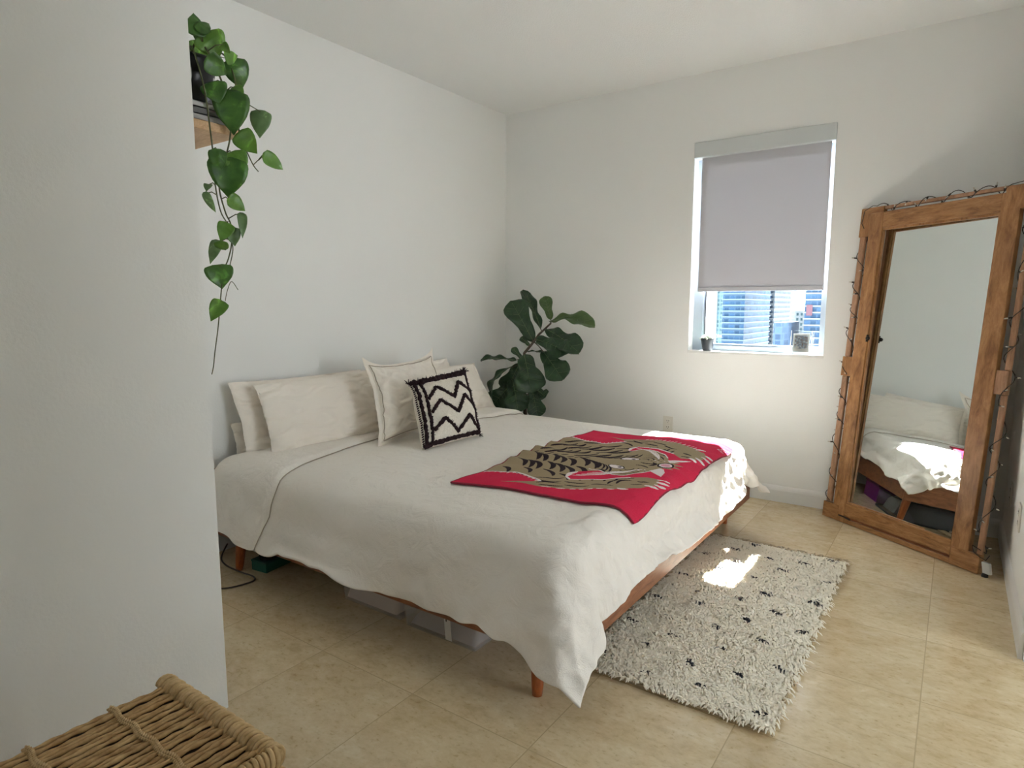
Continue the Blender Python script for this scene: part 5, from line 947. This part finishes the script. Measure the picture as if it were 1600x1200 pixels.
V1 = [(1.10,-3.150,1.97),(1.15,-3.155,2.015),(1.2,-3.150,1.98),(1.208,-3.115,1.902),(1.21,-3.093,1.835),(1.21,-3.1,1.751),(1.2,-3.114,1.683),(1.2,-3.137,1.606),(1.2,-3.123,1.533),(1.2,-3.106,1.493),(1.2,-3.107,1.44),(1.2,-3.121,1.391),(1.2,-3.139,1.352),(1.2,-3.152,1.275),(1.2,-3.165,1.189),(1.2,-3.18,1.112),(1.2,-3.187,1.07),(1.2,-3.194,1.045)]
V2 = [(1.11,-3.16,1.96),(1.17,-3.18,1.99),(1.214,-3.175,1.87),(1.21,-3.161,1.756),(1.2,-3.151,1.695),(1.2,-3.149,1.604),(1.2,-3.137,1.531),(1.2,-3.115,1.492),(1.2,-3.111,1.455),(1.2,-3.104,1.421),(1.2,-3.12,1.362)]
V3 = [(1.10,-3.12,1.97),(1.17,-3.09,2.0),(1.2,-3.07,1.93),(1.207,-3.068,1.82),(1.2,-3.062,1.756),(1.2,-3.043,1.725),(1.2,-3.021,1.685),(1.2,-3.004,1.668)]
V4 = [(1.2,-3.021,1.685),(1.215,-3.012,1.70),(1.2,-3.0,1.704),(1.2,-2.983,1.721)]
V5 = [(1.2,-3.138,1.265),(1.2,-3.130,1.295),(1.2,-3.114,1.324),(1.2,-3.094,1.299)]
def smooth_path(P, k=6):
    P = [Vector(p) for p in P]; o = []
    for i in range(len(P)-1):
        p0, p1, p2, p3 = P[max(i-1, 0)], P[i], P[i+1], P[min(i+2, len(P)-1)]
        for j in range(k):
            t = j/k; o.append(.5*((2*p1)+(p2-p0)*t+(2*p0-5*p1+4*p2-p3)*t*t+(3*p1-p0-3*p2+p3)*t**3))
    return o+[P[-1]]
mvn = MB(); allv = []
for i, P in enumerate((V1, V2, V3, V4, V5)):
    q = smooth_path(P); allv += q; mvn.tube(q, list(np.linspace(.0030, .0014, len(q))) if i < 3 else .0012, 6)
ml = MB()
for k, (B, T, w) in enumerate(POTHOS):
    B, T = Vector(B), Vector(T); n0 = (CAM-B).normalized()+Vector((random.uniform(-.3, .3), random.uniform(-.3, .3), random.uniform(-.1, .55)))
    leaf(ml, B-(T-B)*.08, T, w*(1.22 if k < 16 else 1.1), n0, HEART, random.uniform(.05, .12), random.choice((.15,.25,-.12)), .015, k, (0,0,1,1,1,0,0,0,1,0,2,1,1,1,0,0,2,2,1,2,1,2,2,1,0,1,0,1,0)[k], 12, 8)
    near_ = min(allv, key=lambda p: (p-B).length)
    if (near_-B).length < .12: mvn.tube([near_, (near_+B)/2+Vector((.004,0,.006)), B], [.0018,.0016,.0013], 5)
def potm(name, c0, c1):
    t = NT(name); t.set(Roughness=.35); v = t.mapping((1,1,1)); f = t.noise(v, 26, 3, .5, .8)
    t.l(t.ramp(f, [(.30, c0), (.60, c1), (.72, tuple(min(1, x*2.2) for x in c1[:3])+(1,))]), t.p.inputs['Base Color']); return t.mat
PM = [potm('pothos_leaf', (.024,.082,.012,1), (.060,.160,.024,1)), potm('pothos_leaf_light', (.070,.18,.020,1), (.13,.28,.040,1)), potm('pothos_leaf_pale', (.09,.17,.06,1), (.15,.25,.10,1))]
mvn.build('vines', plain('vine', (.085,.095,.035,1), .6), po)
lf = ml.build('foliage', PM, po, recalc=False); lf.modifiers.new('leaf_thickness', 'SOLIDIFY').thickness = .0008

# ------------------------------------------------------------------ wicker hamper
HX0, HX1, HY0, HY1, HZ = 1.612, 2.030, -4.12, -3.562, .40
hp = thing('wicker_hamper', 'woven wicker hamper with a flat lid standing by the front wall', 'hamper', ((HX0+HX1)/2, (HY0+HY1)/2, 0))
def wick(name, a, b, ns): return varied(name, a, b, (1,1,1), ns, .7, .4, .003, lo=.3, hi=.7)
M['wick'] = wick('wicker_strand', srgb(166,128,80), srgb(220,186,134), 30)
M['wickl'] = wick('wicker_binding', srgb(190,156,106), srgb(228,200,152), 40)
M['wickd'] = plain('wicker_gap_shade', srgb(50,31,17), .9)  # dark brown for the shade between the strands
def rope(m, p0, p1, r, wav=.0022, tw=70, seed=0, flat=1.0):
    p0, p1 = Vector(p0), Vector(p1); L = (p1-p0).length; n = max(6, int(L/.009)); P = []; R = []
    for i in range(n+1):
        t = i/n; q = p0+(p1-p0)*t
        P.append(q+Vector((wav*noise.noise(Vector((t*L*18, seed, 0))), 0, wav*noise.noise(Vector((t*L*18, seed, 9)))))); R.append(r*(1+.28*math.sin(t*L*tw+seed*1.7)+.12*noise.noise(Vector((t*L*60, seed, 3)))))
    m.tube(P, R, 7)
m = MB(); m.box(HX0+.012, HX1-.012, HY0+.012, HY1-.012, .02, HZ-.012); m.build('gap_shade_core', M['wickd'], hp, smooth=False)  # solid filler whose dark colour puts shade into the weave gaps
m = MB(); nr = 28
for k in range(nr): rope(m, (HX0+.010+(HX1-HX0-.045)*k/(nr-1), HY1-.022, HZ-.004+.003*math.sin(k*2.2)), (HX0+.010+(HX1-HX0-.045)*k/(nr-1)+.004*math.sin(k), HY0, HZ-.004+.002*math.cos(k)), .0047, .0016, 150, k)
lid = m.build('lid_weave', M['wick'], hp)
m = MB()
for y in (-3.695, -3.845, -3.99):
    for s_ in (0, 1): 
        P = [(HX0+.002+(HX1-HX0-.03)*i/60, y+(.004 if (i+s_) % 2 else -.004)+.003*math.sin(i*.5), HZ+.0025+(.004 if (i+s_) % 2 else -.001)) for i in range(61)]
        m.tube(P, .0028, 6)
m.build('lid_ties', M['wickl'], lid)
m = MB()
def wrap(p0, p1, r, n):                                # border rolled and wrapped with flat strands
    p0, p1 = Vector(p0), Vector(p1); ax = (p1-p0).normalized(); up = Vector((0,0,1)); sd = ax.cross(up)
    m.tube([p0, p1], r*.9, 10)
    for i in range(n):
        c = p0+(p1-p0)*((i+.5)/n); P = []
        for k in range(15):
            a = 2*math.pi*k/14; P.append(c+ax*((a/math.pi-1)*.011)+(up*math.sin(a)+sd*math.cos(a))*r*(1+.08*math.sin(i*2.1)))
        m.tube(P, .0048, 5)
wrap((HX0-.004, HY1-.012, HZ-.004), (HX1-.004, HY1-.012, HZ-.004), .0165, 38); wrap((HX1-.010, HY1-.012, HZ-.004), (HX1-.010, HY0, HZ-.004), .0165, 50); wrap((HX0, HY0, HZ-.006), (HX1, HY0, HZ-.006), .014, 34)
m.build('lid_border', M['wickl'], hp)
m = MB(); z = .012; k = 0
while z < HZ-.03:
    for p0, p1 in (((HX1-.004,HY0,z),(HX1-.004,HY1,z)),((HX0+.004,HY0,z),(HX0+.004,HY1,z)),((HX0,HY1-.004,z),(HX1,HY1-.004,z)),((HX0,HY0+.004,z),(HX1,HY0+.004,z))): rope(m, p0, p1, .0068, .003, 85, k); k += 1
    z += .0135
m.build('body', M['wick'], hp)

# ------------------------------------------------------------------ under the bed
def clear(name, tint, rough=.12, mixv=.25, col=(.6,.6,.6,1)):
    t = NT(name); out = t.N['Material Output']; t.set(Base_Color=col, Roughness=rough)
    tr = t.n('BsdfTransparent'); tr.inputs[0].default_value = tint; mx = t.n('MixShader'); mx.inputs[0].default_value = mixv
    t.l(tr.outputs[0], mx.inputs[1]); t.l(t.p.outputs[0], mx.inputs[2]); t.l(mx.outputs[0], out.inputs[0]); return t.mat
M['bin'] = clear('clear_bin_plastic', (.96,.955,.95,1), .18, .20, (.86,.82,.80,1)); M['vinyl'] = clear('clear_vinyl', (.85,.87,.88,1), .06, .22, (.35,.36,.38,1))
def storage_bin(x0, x1, y0, y1, label, fill=None, lab=False):
    o = thing('storage_bin', label, 'storage bin', ((x0+x1)/2, (y0+y1)/2, 0), 'clear storage bins under the bed')
    i = .014; h = .130; m = MB()
    def shell(a, z0, z1, k):
        return [(x0+k, y0+k, z0), (x1-k, y0+k, z0), (x1-k, y1-k, z0), (x0+k, y1-k, z0), (x0+k-a, y0+k-a, z1), (x1-k+a, y0+k-a, z1), (x1-k+a, y1-k+a, z1), (x0+k-a, y1-k+a, z1)]
    m.add(shell(i, .001, h, i), [(0,3,2,1),(0,1,5,4),(1,2,6,5),(2,3,7,6),(3,0,4,7)]); m.add(shell(i, .004, h, i+.003), [(0,1,2,3),(4,5,1,0),(5,6,2,1),(6,7,3,2),(7,4,0,3)])
    m.build('tub', M['bin'], o, smooth=False, recalc=False)
    m = MB(); m.box(x0-.004, x1+.004, y0-.004, y1+.004, h, h+.012); m.box(x0+.02, x1-.02, y0+.02, y1-.02, h+.012, h+.016); m.build('lid', M['bin'], o, smooth=False, bevel=.003)
    if fill:
        m = MB(); fx0, fx1, fy0, fy1, fz, mat = fill
        G = [[(fx0+(fx1-fx0)*u, fy0+(fy1-fy0)*v, .010+(fz-.010)*((max(0, 1-(2*u-1)**8)*max(0, 1-(2*v-1)**8))**.35)*(1+.10*noise.noise(Vector((u*6, v*5, 3))))) for u in np.linspace(0, 1, 26)] for v in np.linspace(0, 1, 22)]
        m.grid(G); m.build('folded_linen', mat, o, recalc=False)
    if lab:
        m = MB(); xx = x0+.215; m.obox((xx, y0+.0125, .006), (.030,0,0), (0,.0015,0), (0,-.0115,.118)); m.build('label_strip', plain('label_paper', (.74,.73,.70,1), .6), o, smooth=False)
        m = MB(); m.obox((xx+.011, y0+.0015, .085), (.005,0,0), (0,.0012,0), (0,-.0028,.030)); m.build('label_mark', M['dark'], o, smooth=False)
    return o
storage_bin(.945, 1.300, -2.535, -1.98, 'clear storage bin packed with pale bedding, the left one under the bed', (.962,1.255,-2.512,-2.00,.125, linen('bin_linen', (.90,.80,.76,1))))
storage_bin(1.320, 1.690, -2.545, -1.99, 'clear storage bin with a white label strip, nearer the foot of the bed', (1.345,1.665,-2.52,-2.02,.055, linen('bin_cloth_grey', (.55,.51,.50,1))), True)
gb = thing('green_box', 'small dark green box on the floor by the head leg of the bed', 'box', (.40,-2.42,0))
def gbx(u, v, w): return Vector((.352,-2.575,.001))+Vector((.98,.12,0))*u+Vector((-.12,.98,0))*v+Vector((0,0,w))
m = MB(); m.obox(gbx(0,0,0), gbx(.10,0,0)-gbx(0,0,0), gbx(0,.26,0)-gbx(0,0,0), (0,0,.042)); m.build('base', plain('green_card', (.012,.12,.085,1), .5), gb, smooth=False, bevel=.002)
m = MB(); m.obox(gbx(-.002,-.002,.042), gbx(.102,0,0)-gbx(-.002,0,0), gbx(0,.262,0)-gbx(0,-.002,0), (0,0,.010)); m.build('lid', plain('green_card_lid', (.010,.085,.065,1), .5), gb, smooth=False, bevel=.002)
# black shoe lying on the box
sl = thing('shoe', 'black shoe lying on the small green box under the bed', 'shoe', (.41,-2.44,.0535))
def shoe_xy(t): return Vector((.400-.02*t, -2.558+.225*t, 0))
def shoe_w(t): return .036*(.72+.55*math.sin(math.pi*min(1, t*1.05))**.8)*(1 if t < .9 else max(.25, 1-(t-.9)*6))
m = MB(); G = []
for i in range(17):
    t = i/16; c_ = shoe_xy(t); w = shoe_w(t)*(.35 if i in (0, 16) else 1); h = .050 if t < .45 else .050-.028*(t-.45)/.55
    G.append([(c_.x+w*math.cos(a), c_.y, .0635+h*max(0, math.sin(a))**.7) for a in np.linspace(0, math.pi, 11)])
m.grid(G); m.build('upper', plain('black_suede', (.008,.008,.010,1), .8), sl)
m = MB(); G = []
m.add([(shoe_xy(i/16).x+sg*shoe_w(i/16)*(.35 if i in (0,16) else 1)*1.05, shoe_xy(i/16).y, z) for i in range(17) for sg in (-1, 1) for z in (.0540, .0635)], [f for i in range(16) for f in ((i*4,i*4+1,i*4+5,i*4+4),(i*4+2,i*4+6,i*4+7,i*4+3),(i*4,i*4+4,i*4+6,i*4+2),(i*4+1,i*4+3,i*4+7,i*4+5))]+[(0,2,3,1),(64,65,67,66)])
m.build('sole', plain('black_rubber', (.012,.012,.012,1), .6), sl, smooth=False)
m = MB(); m.tube(smooth_path([(.02,-2.50,.03),(.10,-2.58,.006),(.20,-2.62,.005),(.33,-2.628,.005),(.43,-2.622,.005),(.475,-2.640,.005),(.480,-2.68,.005),(.455,-2.755,.005),(.40,-2.80,.005),(.30,-2.83,.005),(.12,-2.84,.005)]), .0038, 8)
cb = m.build('power_cable', plain('brown_cable', (.06,.04,.03,1), .5), None, base=(.30,-2.70,0)); tag(cb, 'dark power cable looping over the floor by the head of the bed', 'cable')
m = MB(); m.tube(smooth_path([(.01,-2.36,.05),(.10,-2.42,.006),(.20,-2.44,.005),(.30,-2.43,.005)]), .003, 6)
cb = m.build('charger_cable', plain('white_cable', (.6,.58,.54,1), .5), None, base=(.16,-2.42,0)); tag(cb, 'thin white charger cable on the floor behind the head leg of the bed', 'cable')
pb = thing('purple_box', 'purple storage box under the far side of the bed, seen in the mirror', 'box', (1.02,-.86,0))
m = MB(); m.box(.80, 1.24, -1.10, -.64, .001, .118); m.build('base', plain('purple_card', (.20,.015,.24,1), .5), pb, smooth=False, bevel=.003)
m = MB(); m.box(.795, 1.245, -1.105, -.635, .119, .148); m.build('lid', plain('purple_card_lid', (.10,.012,.13,1), .5), pb, smooth=False, bevel=.003)
vb = thing('vinyl_storage_bag', 'clear vinyl storage bag of dark clothes under the foot of the bed', 'storage bag', (1.75,-1.15,0))
def rr(x0, x1, y0, y1, r, z, n=7):
    o = []
    for cx_, cy_, a0 in ((x1-r, y1-r, 0), (x0+r, y1-r, 90), (x0+r, y0+r, 180), (x1-r, y0+r, 270)):
        for k in range(n): a = math.radians(a0+90*k/(n-1)); o.append((cx_+r*math.cos(a), cy_+r*math.sin(a), z))
    return o
def loft(m, rings, cap0=True, cap1=True):
    n = len(rings[0]); vs = [p for r in rings for p in r]
    fs = [(i*n+k, i*n+(k+1) % n, (i+1)*n+(k+1) % n, (i+1)*n+k) for i in range(len(rings)-1) for k in range(n)]
    if cap0: fs.append(tuple(range(n))[::-1])
    if cap1: fs.append(tuple((len(rings)-1)*n+k for k in range(n)))
    m.add(vs, fs)
bx0, bx1, by0, by1 = 1.28, 1.965, -1.62, -.60
m = MB(); loft(m, [rr(bx0, bx1, by0, by1, .16, .003), rr(bx0-.004, bx1+.004, by0-.004, by1+.004, .16, .07), rr(bx0, bx1, by0, by1, .16, .132), rr(bx0+.02, bx1-.02, by0+.02, by1-.02, .15, .142)]); m.build('shell', M['vinyl'], vb)
m = MB(); q = rr(bx0, bx1, by0, by1, .16, .006); m.tube(q+[q[0]], .0055, 6, cap=False); m.build('bottom_piping', M['dark'], vb)
m = MB(); q = rr(bx0, bx1, by0, by1, .16, .133); m.tube(q+[q[0]], .0030, 6, cap=False); m.build('zip', M['dark'], vb)
for k, (x, y, s1, s2, h, col, nm) in enumerate(((1.83,-.82,.13,.17,.11,(.10,.10,.11,1),'folded_shirt'),(1.82,-1.15,.14,.13,.10,(.45,.44,.42,1),'folded_shirt'),(1.83,-1.44,.13,.13,.105,(.07,.02,.025,1),'folded_shirt'),(1.53,-.82,.14,.17,.10,(.33,.33,.34,1),'folded_shirt'),(1.50,-1.2,.14,.2,.09,(.05,.05,.06,1),'folded_shirt'))):
    m = MB(); G = [[(x+s1*u, y+s2*v, .008+h*((max(0, 1-u**6)*max(0, 1-v**6))**.4)*(1+.14*noise.noise(Vector((u*2.5, v*2.5, k))))) for u in np.linspace(-1, 1, 18)] for v in np.linspace(-1, 1, 18)]
    m.grid(G); m.build(nm, plain(nm, col, .9), vb, recalc=False)

# ------------------------------------------------------------------ light, sky, camera
w = bpy.data.worlds.new('sky'); scene.world = w; w.use_nodes = True
nt = w.node_tree; bg = nt.nodes['Background']; bg.inputs[0].default_value = (.88,.94,1.0,1); bg.inputs[1].default_value = SKY
s = bpy.data.lights.new('sun', 'SUN'); s.energy = SUN; s.color = (1.0,.965,.915); s.angle = math.radians(.55)
so = bpy.data.objects.new('sun', s); COL.objects.link(so); so.rotation_mode = 'QUATERNION'; so.rotation_quaternion = Vector((-.018,-1,-.862)).to_track_quat('-Z', 'Y'); so.location = (2,6,8)
for nm, loc, sx, sy, dirv in (('window_daylight', (1.97,.20,1.15), .86, .42, (0,-1,0)), ('rear_sky_portal', ((GX0+GX1)/2,-8.18,1.15), GX1-GX0, 2.2, (0,1,0)), ('side_sky_portal', (6.44,(LY0+LY1)/2,1.22), LY1-LY0, 2.4, (-1,0,0))):  # last two portals guide sky light through the added unseen openings
    a = bpy.data.lights.new(nm, 'AREA'); a.shape = 'RECTANGLE'; a.size = sx; a.size_y = sy; a.cycles.is_portal = True; a.energy = 1
    ao = bpy.data.objects.new(nm, a); COL.objects.link(ao); ao.location = loc; ao.rotation_mode = 'QUATERNION'; ao.rotation_quaternion = Vector(dirv).to_track_quat('-Z', 'Z')
cam = bpy.data.cameras.new('camera'); cam.sensor_width = 36; cam.lens = 988/1600*36; cam.clip_start = .02; cam.clip_end = 3000
co = bpy.data.objects.new('camera', cam); COL.objects.link(co); scene.camera = co
Yc = Vector((700,-122,988)).normalized(); Xc = Vector((1416,122,-988)); Xc = (Xc-Yc*Xc.dot(Yc)).normalized(); Zc = Xc.cross(Yc)
if Zc.y > 0: Zc = -Zc
Rw = Matrix((Xc, Yc, Zc))                              # rows: world axes seen from the camera (x right, y down, z forward)
right, down, fwd = Rw @ Vector((1,0,0)), Rw @ Vector((0,1,0)), Rw @ Vector((0,0,1))
mw = Matrix.Identity(4)
for i in range(3): mw[i][0], mw[i][1], mw[i][2], mw[i][3] = right[i], -down[i], -fwd[i], CAM[i]
co.matrix_world = mw
vs_ = scene.view_settings; vs_.view_transform = 'Standard'; vs_.look = 'None'; vs_.exposure = EXPO; vs_.gamma = 1; vs_.use_curve_mapping = False
try: scene.cycles.max_bounces = 11; scene.cycles.diffuse_bounces = 8; scene.cycles.blur_glossy = .5; scene.cycles.transparent_max_bounces = 16; scene.cycles.sample_clamp_indirect = 0; scene.cycles.caustics_reflective = True; scene.cycles.caustics_refractive = False
except Exception: pass
